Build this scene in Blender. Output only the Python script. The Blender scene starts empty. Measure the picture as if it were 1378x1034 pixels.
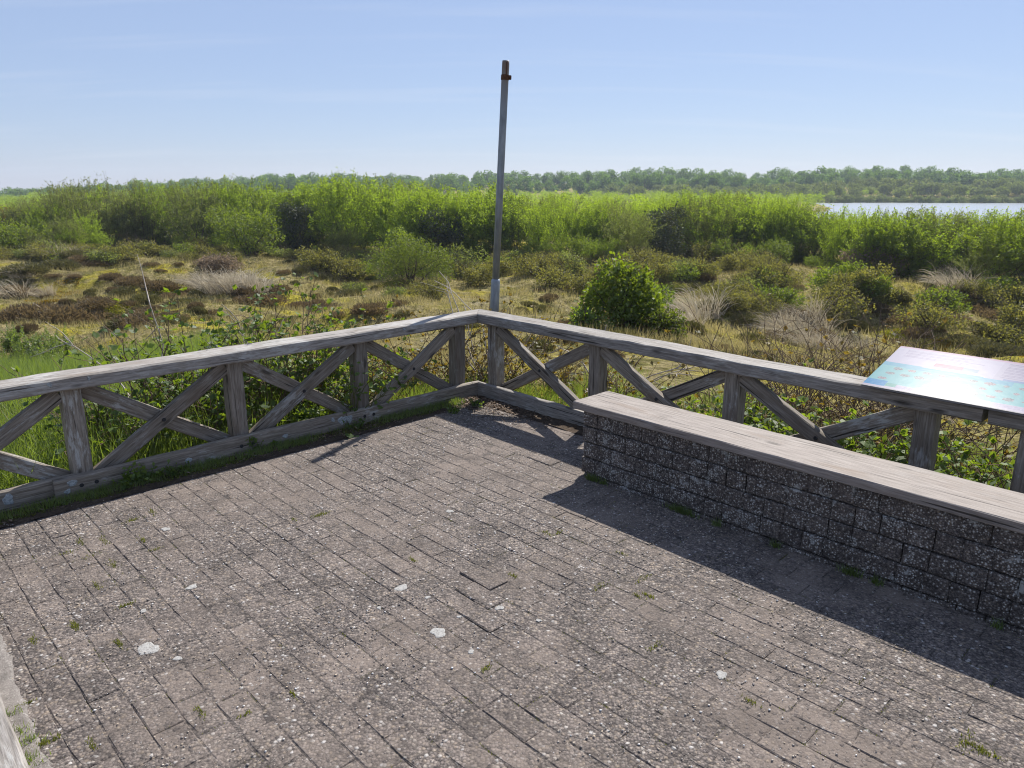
import bpy, math, random
import numpy as np
from mathutils import Vector, Matrix, noise

S = bpy.context.scene
COL = S.collection
rng = np.random.default_rng(7)
random.seed(7)

# ------------------------------------------------------------------ camera, light, exposure
PITCH, FPX, EYE = 0.2628, 989.4, 1.75
cam_d = bpy.data.cameras.new('camera')
cam_d.sensor_width = 36.0
cam_d.lens = FPX / 1378 * 36
cam_d.clip_start = 0.05
cam_d.clip_end = 4000
cam = bpy.data.objects.new('camera', cam_d)
COL.objects.link(cam)
cam.location = (0, 0, EYE)
cam.rotation_euler = (math.pi / 2 - PITCH, 0, 0)
S.camera = cam

SUN_AZ = Vector((0.45, 0.893, 0)).normalized()
SUN_EL = math.radians(45.5)
SUN_DIR = (SUN_AZ * math.cos(SUN_EL) + Vector((0, 0, math.sin(SUN_EL)))).normalized()
sun_d = bpy.data.lights.new('sun', 'SUN')
sun_d.energy = 5.0
sun_d.angle = math.radians(0.5)
sun_d.color = (1.0, 0.955, 0.88)
sun = bpy.data.objects.new('sun', sun_d)
COL.objects.link(sun)
sun.rotation_euler = SUN_DIR.to_track_quat('Z', 'Y').to_euler()

world = bpy.data.worlds.new('World')
S.world = world
world.use_nodes = True
wn, wl = world.node_tree.nodes, world.node_tree.links
wn.clear()
w_out = wn.new('ShaderNodeOutputWorld')
w_bg = wn.new('ShaderNodeBackground')
w_sky = wn.new('ShaderNodeTexSky')
w_sky.sky_type = 'NISHITA'
w_sky.sun_disc = False
w_sky.sun_elevation = SUN_EL
w_sky.sun_rotation = math.atan2(SUN_AZ.x, SUN_AZ.y)
w_sky.altitude = 0
w_sky.air_density = 1.0
w_sky.dust_density = 0.1
w_sky.ozone_density = 2.5
w_bg.inputs['Strength'].default_value = 0.066
# faint high cirrus, streaked along one bearing, over the whole sky
w_tc = wn.new('ShaderNodeTexCoord')
w_sep = wn.new('ShaderNodeSeparateXYZ')
w_zc = wn.new('ShaderNodeMath'); w_zc.operation = 'ADD'; w_zc.inputs[1].default_value = 0.12
w_dx = wn.new('ShaderNodeMath'); w_dx.operation = 'DIVIDE'
w_dy = wn.new('ShaderNodeMath'); w_dy.operation = 'DIVIDE'
w_cmb = wn.new('ShaderNodeCombineXYZ')
w_map = wn.new('ShaderNodeMapping')
w_map.inputs['Rotation'].default_value = (0, 0, math.radians(-14))
w_map.inputs['Scale'].default_value = (0.55, 3.6, 1)
w_map.inputs['Location'].default_value = (0.9, 1.1, 0)
w_ns = wn.new('ShaderNodeTexNoise')
w_ns.inputs['Scale'].default_value = 0.8
w_ns.inputs['Detail'].default_value = 7
w_ns.inputs['Roughness'].default_value = 0.52
w_rp = wn.new('ShaderNodeValToRGB')
w_rp.color_ramp.elements[0].position = 0.53
w_rp.color_ramp.elements[0].color = (0, 0, 0, 1)
w_rp.color_ramp.elements[1].position = 0.80
w_rp.color_ramp.elements[1].color = (0.22, 0.22, 0.22, 1)
w_mx = wn.new('ShaderNodeMixRGB')
w_mx.inputs[2].default_value = (8.6, 8.9, 9.6, 1)
wl.new(w_tc.outputs['Generated'], w_sep.inputs[0])
wl.new(w_sep.outputs['Z'], w_zc.inputs[0])
wl.new(w_sep.outputs['X'], w_dx.inputs[0]); wl.new(w_zc.outputs[0], w_dx.inputs[1])
wl.new(w_sep.outputs['Y'], w_dy.inputs[0]); wl.new(w_zc.outputs[0], w_dy.inputs[1])
wl.new(w_dx.outputs[0], w_cmb.inputs[0]); wl.new(w_dy.outputs[0], w_cmb.inputs[1])
wl.new(w_cmb.outputs[0], w_map.inputs[0])
wl.new(w_map.outputs[0], w_ns.inputs['Vector'])
wl.new(w_ns.outputs['Fac'], w_rp.inputs[0])
wl.new(w_rp.outputs[0], w_mx.inputs[0])
w_tint = wn.new('ShaderNodeMixRGB'); w_tint.blend_type = 'MULTIPLY'; w_tint.inputs[0].default_value = 1.0
w_tint.inputs[2].default_value = (1.02, 0.99, 1.045, 1)
w_hz = wn.new('ShaderNodeMixRGB'); w_hz.inputs[0].default_value = 0.58
w_hz.inputs[2].default_value = (4.5, 5.85, 8.3, 1)       # thin veil of high haze, even over the whole sky
wl.new(w_sky.outputs[0], w_hz.inputs[1]); wl.new(w_hz.outputs[0], w_tint.inputs[1])
wl.new(w_tint.outputs[0], w_mx.inputs[1])
wl.new(w_mx.outputs[0], w_bg.inputs['Color'])
wl.new(w_bg.outputs[0], w_out.inputs['Surface'])

S.view_settings.view_transform = 'Standard'
S.view_settings.look = 'None'
S.view_settings.gamma = 1
S.view_settings.use_curve_mapping = False
S.view_settings.exposure = 0.6
S.render.engine = 'CYCLES'
S.cycles.max_bounces = 8
S.cycles.transparent_max_bounces = 8
S.cycles.volume_bounces = 0
S.cycles.use_denoising = True
S.cycles.denoiser = 'OPENIMAGEDENOISE'
S.cycles.denoising_input_passes = 'RGB_ALBEDO_NORMAL'
S.cycles.denoising_prefilter = 'ACCURATE'
S.cycles.sample_clamp_indirect = 4.0
S.cycles.pixel_filter_type = 'BLACKMAN_HARRIS'
S.cycles.filter_width = 1.1

# ------------------------------------------------------------------ frame of the terrace: r runs along the right fence, n outwards
PSI = 0.8094
DR = np.array([math.cos(PSI), -math.sin(PSI)])
NB = np.array([-DR[1], DR[0]])
CO = np.array([-0.294, 6.14])
RAIL_H = 0.709
ROT_R = -PSI                     # z rotation that lays local X along DR


def W(r, n, z=0.0):
    q = CO + DR * r + NB * n
    return np.array([q[0], q[1], z])


def to_rn(x, y):
    dx, dy = x - CO[0], y - CO[1]
    return dx * DR[0] + dy * DR[1], dx * NB[0] + dy * NB[1]


def sstep(a, b, x):
    t = np.clip((x - a) / (b - a), 0, 1)
    return t * t * (3 - 2 * t)


PROF_X = [-1200, -250, -120, 0, 60, 200, 300, 380, 480, 600, 690, 800, 900, 1000, 1130, 1200, 1290, 1378, 1600, 2600]
PROF_Y = [250, 250, 251, 251, 248, 240, 236, 231, 229, 228, 223, 227, 221, 226, 222, 221, 228, 226, 228, 236]

# a fixed set of sine waves stands in for dune relief
_wv = [(rng.uniform(0, 2 * math.pi), rng.uniform(0, 2 * math.pi), 2 * math.pi / L, a)
       for L, a in ((17, .20), (11, .20), (8, .18), (5.3, .15), (3.7, .10), (2.6, .065), (1.7, .04), (1.1, .022))]


def terrain(x, y):
    x = np.asarray(x, float); y = np.asarray(y, float)
    r, n = to_rn(x, y)
    s = np.maximum(np.maximum(-r, n), 0)
    side = np.maximum(0, np.maximum(r - 9, -n - 9))
    z = -0.07 - 0.10 * sstep(0.0, 1.2, s) - 1.90 * sstep(0.9, 15.0, s)
    rel = np.zeros_like(z)
    for th, ph, k, a in _wv:
        rel += a * np.sin(k * (x * math.cos(th) + y * math.sin(th)) + ph)
    D = np.hypot(x, y)
    z = z + rel * sstep(3.0, 10.0, s)
    z = z - 0.9 * sstep(45, 110, D)
    # lake basin
    lk = lake_mask(x, y)
    z = z - 2.0 * lk
    # wooded rise beyond
    px = 689 + FPX * x / np.maximum(y, 1.0)
    top = (250.5 - np.interp(px, PROF_X, PROF_Y)) / FPX * 370 + 1.75
    z = z + (top - 8.2 + 2.9) * sstep(235, 400, D) * (1 - lk)
    return z


def lake_mask(x, y):
    lx = x - (0.405 * y - 4 + 5 * np.sin(y / 23.0))
    m = sstep(0, 7, lx) * sstep(72, 84, y + 0.10 * x) * (1 - sstep(246, 254, y + 0.02 * x + 2.5 * np.sin(x / 11.0)))
    return m


def pix(px, py, zoff=0.0):
    """the spot where the sight line of a photo pixel meets the terrain"""
    X = (px - 689) / FPX; Y = -(py - 517) / FPX
    d = np.array([X, math.cos(PITCH) + Y * math.sin(PITCH), -math.sin(PITCH) + Y * math.cos(PITCH)])
    t = np.concatenate([np.linspace(3, 60, 1600), np.linspace(60, 400, 700)])
    P = d[None] * t[:, None] + np.array([0, 0, EYE])
    hit = np.nonzero(P[:, 2] <= terrain(P[:, 0], P[:, 1]) + zoff)[0]
    i = hit[0] if len(hit) else len(t) - 1
    return P[i]


def scale_at(P):
    return (P[1] * math.cos(PITCH) - (P[2] - EYE) * math.sin(PITCH)) / FPX      # metres per photo pixel there


# ------------------------------------------------------------------ helpers: objects
def make_mesh(name, verts, faces, mats=(), attrs=None, smooth=False, midx=None):
    verts = np.asarray(verts, np.float32)
    me = bpy.data.meshes.new(name)
    if isinstance(faces, np.ndarray):
        k = faces.shape[1]
        me.vertices.add(len(verts)); me.vertices.foreach_set('co', verts.ravel())
        me.loops.add(faces.size); me.loops.foreach_set('vertex_index', faces.ravel().astype(np.int32))
        me.polygons.add(len(faces))
        me.polygons.foreach_set('loop_start', np.arange(0, faces.size, k, dtype=np.int32))
        me.update(calc_edges=True)
    else:
        me.from_pydata([tuple(map(float, v)) for v in verts], [], faces)
    for m in (mats if isinstance(mats, (list, tuple)) else [mats]):
        me.materials.append(m)
    if attrs:
        for an, av in attrs.items():
            a = me.attributes.new(an, 'FLOAT', 'POINT')
            a.data.foreach_set('value', np.asarray(av, np.float32))
    if midx is not None:
        me.polygons.foreach_set('material_index', np.asarray(midx, np.int32))
    if smooth:
        me.polygons.foreach_set('use_smooth', np.ones(len(me.polygons), bool))
    me.update()
    return me


def link(name, me, parent=None, loc=None, rot=None, mat4=None):
    o = bpy.data.objects.new(name, me)
    COL.objects.link(o)
    if parent is not None:
        o.parent = parent
    if mat4 is not None:
        o.matrix_local = mat4
    if loc is not None:
        o.location = loc
    if rot is not None:
        o.rotation_euler = rot
    return o


def tag(o, label=None, cat=None, group=None, kind=None):
    if label: o['label'] = label
    if cat: o['category'] = cat
    if group: o['group'] = group
    if kind: o['kind'] = kind
    return o


def thing(name, label, cat, loc=(0, 0, 0), rz=0, group=None):
    o = link(name, None, loc=tuple(map(float, loc)), rot=(0, 0, rz))
    return tag(o, label, cat, group)


def copy_thing(src, loc, rz, sc=1.0, label=None, group=None):
    c = src.copy(); COL.objects.link(c)
    c.location = tuple(map(float, loc)); c.rotation_euler = (0, 0, rz)
    c.scale = sc if hasattr(sc, '__len__') else (sc, sc, sc)
    if label: c['label'] = label
    if group: c['group'] = group
    for ch in src.children:
        d = ch.copy(); COL.objects.link(d); d.parent = c
    return c


# ------------------------------------------------------------------ helpers: materials
def new_mat(name):
    m = bpy.data.materials.new(name); m.use_nodes = True
    nt = m.node_tree; nt.nodes.clear()
    out = nt.nodes.new('ShaderNodeOutputMaterial')
    return m, nt.nodes, nt.links, out


def N(nodes, t, **kw):
    n = nodes.new(t)
    for k, v in kw.items():
        if k.startswith('in_'):
            key = k[3:].replace('_', ' ')
            n.inputs[int(key) if key.isdigit() else key].default_value = v
        else:
            setattr(n, k, v)
    return n


def ramp(nodes, stops, interp='LINEAR'):
    r = nodes.new('ShaderNodeValToRGB')
    r.color_ramp.interpolation = interp
    e = r.color_ramp.elements
    while len(e) > 1: e.remove(e[0])
    for i, (p, c) in enumerate(stops):
        q = e[0] if i == 0 else e.new(p)
        q.position = p
        q.color = (c, c, c, 1) if not hasattr(c, '__len__') else (*c, 1)
    return r


def mix(nodes, links, fac, a, b, blend='MIX'):
    m = nodes.new('ShaderNodeMixRGB'); m.blend_type = blend
    for i, v in ((0, fac), (1, a), (2, b)):
        if hasattr(v, 'is_linked') or hasattr(v, 'links'):
            links.new(v, m.inputs[i])
        elif i == 0:
            m.inputs[0].default_value = v
        else:
            m.inputs[i].default_value = (*v, 1)
    return m.outputs[0]


def noise_tex(nodes, links, vec, scale, detail=4, rough=0.55, dist=0.0):
    n = N(nodes, 'ShaderNodeTexNoise', in_Scale=scale, in_Detail=detail, in_Roughness=rough, in_Distortion=dist)
    links.new(vec, n.inputs['Vector'])
    return n.outputs['Fac']


def mapped(nodes, links, vec, scale=(1, 1, 1), loc=(0, 0, 0)):
    m = nodes.new('ShaderNodeMapping')
    m.inputs['Scale'].default_value = scale
    m.inputs['Location'].default_value = loc
    links.new(vec, m.inputs[0])
    return m.outputs[0]


def principled(nodes, links, out, color, rough=0.8, bump=None, bdist=0.01, bstr=0.6, spec=0.3, metallic=0.0):
    b = nodes.new('ShaderNodeBsdfPrincipled')
    b.inputs['Roughness'].default_value = rough
    b.inputs['Specular IOR Level'].default_value = spec
    b.inputs['Metallic'].default_value = metallic
    if hasattr(color, 'links'): links.new(color, b.inputs['Base Color'])
    else: b.inputs['Base Color'].default_value = (*color, 1)
    if bump is not None:
        bm = N(nodes, 'ShaderNodeBump', in_Strength=bstr, in_Distance=bdist)
        links.new(bump, bm.inputs['Height']); links.new(bm.outputs[0], b.inputs['Normal'])
    links.new(b.outputs[0], out.inputs['Surface'])
    return b


def leaf_material(name, dark, light, trans, trans_f=0.45, gloss=0.03, rnd=0.55):
    """leaf: tint per leaf and per plant, light passing through"""
    m, nd, lk, out = new_mat(name)
    at = N(nd, 'ShaderNodeAttribute', attribute_name='tint')
    oi = nd.new('ShaderNodeObjectInfo')
    ad = N(nd, 'ShaderNodeMath', operation='MULTIPLY_ADD', in_1=rnd, in_2=-rnd / 2)
    lk.new(oi.outputs['Random'], ad.inputs[0])
    a2 = N(nd, 'ShaderNodeMath', operation='ADD', use_clamp=True)
    lk.new(ad.outputs[0], a2.inputs[0]); lk.new(at.outputs['Fac'], a2.inputs[1])
    c = mix(nd, lk, a2.outputs[0], dark, light)
    ct = mix(nd, lk, a2.outputs[0], tuple(v * 0.7 for v in trans), trans)
    d = nd.new('ShaderNodeBsdfDiffuse'); lk.new(c, d.inputs[0])
    t = nd.new('ShaderNodeBsdfTranslucent'); lk.new(ct, t.inputs[0])
    g = N(nd, 'ShaderNodeBsdfGlossy', in_Roughness=0.6)
    g.inputs[0].default_value = (1, 1, 1, 1)
    m1 = N(nd, 'ShaderNodeMixShader', in_0=trans_f)
    lk.new(d.outputs[0], m1.inputs[1]); lk.new(t.outputs[0], m1.inputs[2])
    m2 = N(nd, 'ShaderNodeMixShader', in_0=gloss)
    lk.new(m1.outputs[0], m2.inputs[1]); lk.new(g.outputs[0], m2.inputs[2])
    lk.new(m2.outputs[0], out.inputs['Surface'])
    return m


def twig_material(name, dark, light):
    m, nd, lk, out = new_mat(name)
    oi = nd.new('ShaderNodeObjectInfo')
    tc = nd.new('ShaderNodeTexCoord')
    f = noise_tex(nd, lk, tc.outputs['Object'], 9, 3)
    c = mix(nd, lk, f, dark, light)
    principled(nd, lk, out, c, 0.85, spec=0.2)
    return m


M = {}
M['willow'] = leaf_material('willow_leaf', (0.050, 0.098, 0.010), (0.145, 0.195, 0.018), (0.44, 0.60, 0.022), 0.56)
M['willow_grey'] = leaf_material('grey_willow_leaf', (0.065, 0.085, 0.022), (0.14, 0.16, 0.045), (0.34, 0.40, 0.06), 0.46)
M['bush'] = leaf_material('bush_leaf', (0.036, 0.070, 0.008), (0.115, 0.155, 0.016), (0.34, 0.45, 0.018), 0.42, 0.035)
M['olive_bush'] = leaf_material('olive_bush_leaf', (0.026, 0.048, 0.008), (0.095, 0.125, 0.016), (0.24, 0.31, 0.016), 0.4, 0.03)
M['dark'] = leaf_material('dark_leaf', (0.014, 0.026, 0.009), (0.04, 0.055, 0.014), (0.10, 0.12, 0.02), 0.22, 0.05)
M['rust'] = leaf_material('rusty_leaf', (0.06, 0.05, 0.012), (0.16, 0.11, 0.025), (0.30, 0.22, 0.03), 0.4)
M['olive'] = leaf_material('creeping_willow_leaf', (0.058, 0.064, 0.018), (0.16, 0.155, 0.040), (0.38, 0.36, 0.05), 0.42)
M['bramble'] = leaf_material('bramble_leaf', (0.026, 0.060, 0.009), (0.10, 0.155, 0.020), (0.34, 0.47, 0.025), 0.40, 0.035)
M['autumn'] = leaf_material('reddening_bramble_leaf', (0.06, 0.075, 0.014), (0.20, 0.12, 0.02), (0.38, 0.26, 0.03), 0.40, 0.035)
M['far'] = leaf_material('far_tree_leaf', (0.028, 0.074, 0.016), (0.078, 0.148, 0.028), (0.24, 0.40, 0.045), 0.42)
M['far_light'] = leaf_material('shore_tree_leaf', (0.065, 0.095, 0.024), (0.13, 0.165, 0.045), (0.30, 0.37, 0.06), 0.42)
M['grass'] = leaf_material('grass_blade', (0.045, 0.085, 0.010), (0.125, 0.165, 0.024), (0.34, 0.46, 0.04), 0.45, 0.06)
M['dry_grass'] = leaf_material('dry_grass_blade', (0.15, 0.13, 0.045), (0.44, 0.37, 0.165), (0.52, 0.43, 0.16), 0.4, 0.05)
M['marram'] = leaf_material('marram_blade', (0.28, 0.23, 0.15), (0.60, 0.52, 0.38), (0.52, 0.44, 0.30), 0.35, 0.04)
M['heather'] = leaf_material('heather_twig', (0.055, 0.041, 0.023), (0.185, 0.135, 0.070), (0.28, 0.20, 0.09), 0.3, 0.02)
M['brown_twig'] = leaf_material('brown_bush_twig', (0.09, 0.066, 0.045), (0.22, 0.165, 0.115), (0.34, 0.25, 0.16), 0.4, 0.02)
M['heather_green'] = leaf_material('greening_heather_twig', (0.055, 0.050, 0.017), (0.165, 0.150, 0.042), (0.15, 0.14, 0.04), 0.3, 0.03)
M['moss'] = leaf_material('moss_tuft', (0.05, 0.075, 0.010), (0.20, 0.21, 0.025), (0.30, 0.32, 0.03), 0.3, 0.02)
M['twig'] = twig_material('twig_bark', (0.045, 0.032, 0.022), (0.12, 0.09, 0.065))
M['pale_twig'] = twig_material('bleached_twig', (0.30, 0.25, 0.21), (0.58, 0.51, 0.45))
M['bare'] = twig_material('bare_bramble_stem', (0.07, 0.045, 0.03), (0.22, 0.16, 0.11))
M['stem'] = twig_material('green_stem', (0.06, 0.075, 0.025), (0.12, 0.12, 0.05))


def wood_material(name, dark, mid, light, lichen=0.55):
    m, nd, lk, out = new_mat(name)
    tc = nd.new('ShaderNodeTexCoord'); oi = nd.new('ShaderNodeObjectInfo')
    off = N(nd, 'ShaderNodeVectorMath', operation='SCALE'); off.inputs[3].default_value = 13.7
    cmb = nd.new('ShaderNodeCombineXYZ')
    lk.new(oi.outputs['Random'], cmb.inputs[0]); lk.new(oi.outputs['Random'], cmb.inputs[1])
    lk.new(cmb.outputs[0], off.inputs[0])
    ad = N(nd, 'ShaderNodeVectorMath', operation='ADD')
    lk.new(tc.outputs['Object'], ad.inputs[0]); lk.new(off.outputs[0], ad.inputs[1])
    v = ad.outputs[0]
    g1 = noise_tex(nd, lk, mapped(nd, lk, v, (4.2, 56, 56)), 1.6, 7, 0.62, 0.25)
    g2 = noise_tex(nd, lk, mapped(nd, lk, v, (5.0, 260, 260)), 1.0, 3, 0.6)
    big = noise_tex(nd, lk, mapped(nd, lk, v, (1.5, 7, 7)), 1.5, 4, 0.6)
    c1 = ramp(nd, [(0.22, dark), (0.46, mid), (0.72, light)])
    lk.new(g1, c1.inputs[0])
    c2 = mix(nd, lk, 0.45, c1.outputs[0], (0.5, 0.5, 0.5), 'OVERLAY')
    r2 = ramp(nd, [(0.30, 0.55), (0.52, 1.0), (0.75, 1.18)]); lk.new(g2, r2.inputs[0])
    c3 = mix(nd, lk, 0.75, c1.outputs[0], r2.outputs[0], 'MULTIPLY')
    # brown unweathered streaks
    rb = ramp(nd, [(0.55, 0.0), (0.72, 0.6)]); lk.new(big, rb.inputs[0])
    c4 = mix(nd, lk, rb.outputs[0], c3, tuple(a * b for a, b in zip(mid, (0.72, 0.60, 0.48))))
    # pale lichen crusts, stretched along the grain
    l1 = noise_tex(nd, lk, mapped(nd, lk, v, (9, 34, 34), (3, 5, 1)), 1.4, 5, 0.7)
    l2 = noise_tex(nd, lk, v, 2.3, 2, 0.5)
    ml = N(nd, 'ShaderNodeMath', operation='MULTIPLY'); lk.new(l1, ml.inputs[0]); lk.new(l2, ml.inputs[1])
    rl = ramp(nd, [(0.315 - 0.03 * lichen, 0.0), (0.40 - 0.03 * lichen, lichen)]); lk.new(ml.outputs[0], rl.inputs[0])
    c5 = mix(nd, lk, rl.outputs[0], c4, (0.42, 0.42, 0.40))
    # deep drying cracks
    cr = noise_tex(nd, lk, mapped(nd, lk, v, (1.1, 48, 48), (7, 2, 9)), 1.2, 3, 0.5)
    rc = ramp(nd, [(0.31, 0.0), (0.37, 1.0)]); lk.new(cr, rc.inputs[0])
    kv = N(nd, 'ShaderNodeTexVoronoi', in_Scale=1.0); lk.new(mapped(nd, lk, v, (2.6, 9.5, 9.5), (1, 4, 2)), kv.inputs['Vector'])
    kr = ramp(nd, [(0.07, 0.85), (0.15, 0.0)]); lk.new(kv.outputs['Distance'], kr.inputs[0])
    c5 = mix(nd, lk, kr.outputs[0], c5, tuple(0.55 * a for a in dark))
    c6 = mix(nd, lk, rc.outputs[0], tuple(0.35 * a for a in dark), c5)
    tv = N(nd, 'ShaderNodeMapRange', in_3=0.82, in_4=1.15); lk.new(oi.outputs['Random'], tv.inputs[0])
    hsv = nd.new('ShaderNodeHueSaturation'); lk.new(tv.outputs[0], hsv.inputs['Value']); lk.new(c6, hsv.inputs['Color'])
    hb = N(nd, 'ShaderNodeMath', operation='MULTIPLY_ADD', in_1=0.6); lk.new(g2, hb.inputs[0]); lk.new(g1, hb.inputs[2])
    hb2 = N(nd, 'ShaderNodeMath', operation='ADD'); lk.new(hb.outputs[0], hb2.inputs[0]); lk.new(rc.outputs[0], hb2.inputs[1])
    principled(nd, lk, out, hsv.outputs[0], 0.72, hb2.outputs[0], 0.004, 0.7, spec=0.35)
    return m


M['wood'] = wood_material('weathered_timber', (0.095, 0.082, 0.070), (0.225, 0.202, 0.180), (0.38, 0.352, 0.326), 0.5)
M['wood_brown'] = wood_material('weathered_brown_timber', (0.085, 0.068, 0.050), (0.195, 0.163, 0.130), (0.32, 0.282, 0.24), 0.7)
M['bench_wood'] = wood_material('bench_timber', (0.135, 0.112, 0.096), (0.238, 0.202, 0.178), (0.33, 0.288, 0.258), 0.12)


def aggregate_material(name, patch, dark_mul=1.0, lichen=0.0, scale=88):
    """concrete paver: washed aggregate with skin-covered patches"""
    m, nd, lk, out = new_mat(name)
    geo = nd.new('ShaderNodeNewGeometry'); oi = nd.new('ShaderNodeObjectInfo')
    P = geo.outputs['Position']
    w = noise_tex(nd, lk, P, 60, 2)
    v1 = N(nd, 'ShaderNodeTexVoronoi', in_Scale=scale); lk.new(P, v1.inputs['Vector'])
    v2 = N(nd, 'ShaderNodeTexVoronoi', in_Scale=scale * 2.3); lk.new(P, v2.inputs['Vector'])
    s1 = nd.new('ShaderNodeSeparateColor'); lk.new(v1.outputs['Color'], s1.inputs[0])
    s2 = nd.new('ShaderNodeSeparateColor'); lk.new(v2.outputs['Color'], s2.inputs[0])
    c1 = ramp(nd, [(0.0, (0.050, 0.044, 0.042)), (0.25, (0.105, 0.094, 0.087)), (0.52, (0.185, 0.162, 0.149)), (0.80, (0.285, 0.25, 0.226)),
                   (0.93, (0.31, 0.26, 0.21)), (0.968, (0.45, 0.41, 0.37)), (1.0, (0.64, 0.62, 0.60))])
    lk.new(s1.outputs[0], c1.inputs[0])
    c2 = ramp(nd, [(0.0, (0.05, 0.046, 0.045)), (0.4, (0.13, 0.115, 0.11)), (0.75, (0.225, 0.195, 0.182)), (0.95, (0.36, 0.32, 0.29)), (1.0, (0.58, 0.55, 0.52))])
    lk.new(s2.outputs[0], c2.inputs[0])
    gp = ramp(nd, [(0.0, 1.12), (0.38, 0.98), (0.62, 0.52)]); lk.new(v1.outputs['Distance'], gp.inputs[0])
    c1g = mix(nd, lk, 1.0, c1.outputs[0], gp.outputs[0], 'MULTIPLY')
    agg = mix(nd, lk, 0.30, c1g, c2.outputs[0])
    # cement skin
    big = noise_tex(nd, lk, P, 1.55, 6, 0.62, 0.3)
    ob = N(nd, 'ShaderNodeMath', operation='MULTIPLY_ADD', in_1=0.05); lk.new(oi.outputs['Random'], ob.inputs[0]); lk.new(big, ob.inputs[2])
    rp = ramp(nd, [(0.47, 0.0), (0.66, patch)]); lk.new(ob.outputs[0], rp.inputs[0])
    fine = noise_tex(nd, lk, P, 210, 3, 0.7)
    cs = ramp(nd, [(0.25, (0.122, 0.103, 0.091)), (0.5, (0.182, 0.156, 0.139)), (0.78, (0.262, 0.226, 0.201))]); lk.new(fine, cs.inputs[0])
    keep = ramp(nd, [(0.72, 1.0), (0.86, 0.2)]); lk.new(s1.outputs[1], keep.inputs[0])
    fm = N(nd, 'ShaderNodeMath', operation='MULTIPLY'); lk.new(rp.outputs[0], fm.inputs[0]); lk.new(keep.outputs[0], fm.inputs[1])
    c = mix(nd, lk, fm.outputs[0], agg, cs.outputs[0])
    # grime
    gr = noise_tex(nd, lk, P, 5.5, 5, 0.6)
    rg = ramp(nd, [(0.33, 0.62), (0.55, 1.0), (0.75, 1.12)]); lk.new(gr, rg.inputs[0])
    c = mix(nd, lk, 0.8, c, rg.outputs[0], 'MULTIPLY')
    tv = N(nd, 'ShaderNodeMapRange', in_3=1.0 * dark_mul, in_4=1.2 * dark_mul); lk.new(oi.outputs['Random'], tv.inputs[0])
    hs = N(nd, 'ShaderNodeHueSaturation', in_Saturation=1.34); lk.new(tv.outputs[0], hs.inputs['Value']); lk.new(c, hs.inputs['Color'])
    c = hs.outputs[0]
    if lichen:
        la = N(nd, 'ShaderNodeTexVoronoi', in_Scale=105); lk.new(P, la.inputs['Vector'])
        ls = nd.new('ShaderNodeSeparateColor'); lk.new(la.outputs['Color'], ls.inputs[0])
        d1 = ramp(nd, [(0.20, 1.0), (0.42, 0.0)]); lk.new(la.outputs['Distance'], d1.inputs[0])
        n1 = noise_tex(nd, lk, P, 9, 5, 0.72)
        am = N(nd, 'ShaderNodeMath', operation='MULTIPLY_ADD', in_1=0.30); lk.new(ls.outputs[0], am.inputs[0]); lk.new(n1, am.inputs[2])
        r3 = ramp(nd, [(0.60, 0.0), (0.76, 1.0)]); lk.new(am.outputs[0], r3.inputs[0])
        mm = N(nd, 'ShaderNodeMath', operation='MULTIPLY'); lk.new(d1.outputs[0], mm.inputs[0]); lk.new(r3.outputs[0], mm.inputs[1])
        mm2 = N(nd, 'ShaderNodeMath', operation='MULTIPLY', in_1=lichen); lk.new(mm.outputs[0], mm2.inputs[0])
        c = mix(nd, lk, mm2.outputs[0], c, (0.47, 0.47, 0.45))
        lb = noise_tex(nd, lk, P, 26, 4, 0.7)
        mb = N(nd, 'ShaderNodeMath', operation='MULTIPLY'); lk.new(lb, mb.inputs[0]); lk.new(n1, mb.inputs[1])
        rb = ramp(nd, [(0.30, 0.0), (0.375, 0.8 * lichen)]); lk.new(mb.outputs[0], rb.inputs[0])
        c = mix(nd, lk, rb.outputs[0], c, (0.33, 0.33, 0.315))
    hb = mix(nd, lk, fm.outputs[0], v1.outputs['Distance'], fine)
    inv = N(nd, 'ShaderNodeMath', operation='MULTIPLY', in_1=-1.0); lk.new(v1.outputs['Distance'], inv.inputs[0])
    h1 = N(nd, 'ShaderNodeMath', operation='MULTIPLY_ADD', in_1=0.6); lk.new(s1.outputs[0], h1.inputs[0]); lk.new(inv.outputs[0], h1.inputs[2])
    h2 = N(nd, 'ShaderNodeMath', operation='MULTIPLY'); lk.new(h1.outputs[0], h2.inputs[0])
    iv = N(nd, 'ShaderNodeMath', operation='SUBTRACT', in_0=1.0); lk.new(fm.outputs[0], iv.inputs[1])
    ivs = N(nd, 'ShaderNodeMath', operation='MULTIPLY_ADD', in_1=0.75, in_2=0.25); lk.new(iv.outputs[0], ivs.inputs[0])
    lk.new(ivs.outputs[0], h2.inputs[1])
    h3 = N(nd, 'ShaderNodeMath', operation='MULTIPLY_ADD', in_1=0.35); lk.new(fine, h3.inputs[0]); lk.new(h2.outputs[0], h3.inputs[2])
    principled(nd, lk, out, c, 0.85, h3.outputs[0], 0.006, 0.75, spec=0.25)
    return m


M['paver'] = aggregate_material('washed_concrete_paver', 0.88, 0.86)
M['bench_brick'] = aggregate_material('lichened_concrete_brick', 0.25, 0.66, 1.0, 105)


M['joint_fill'] = aggregate_material('gritty_joint_fill', 0.3, 0.66)


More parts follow.
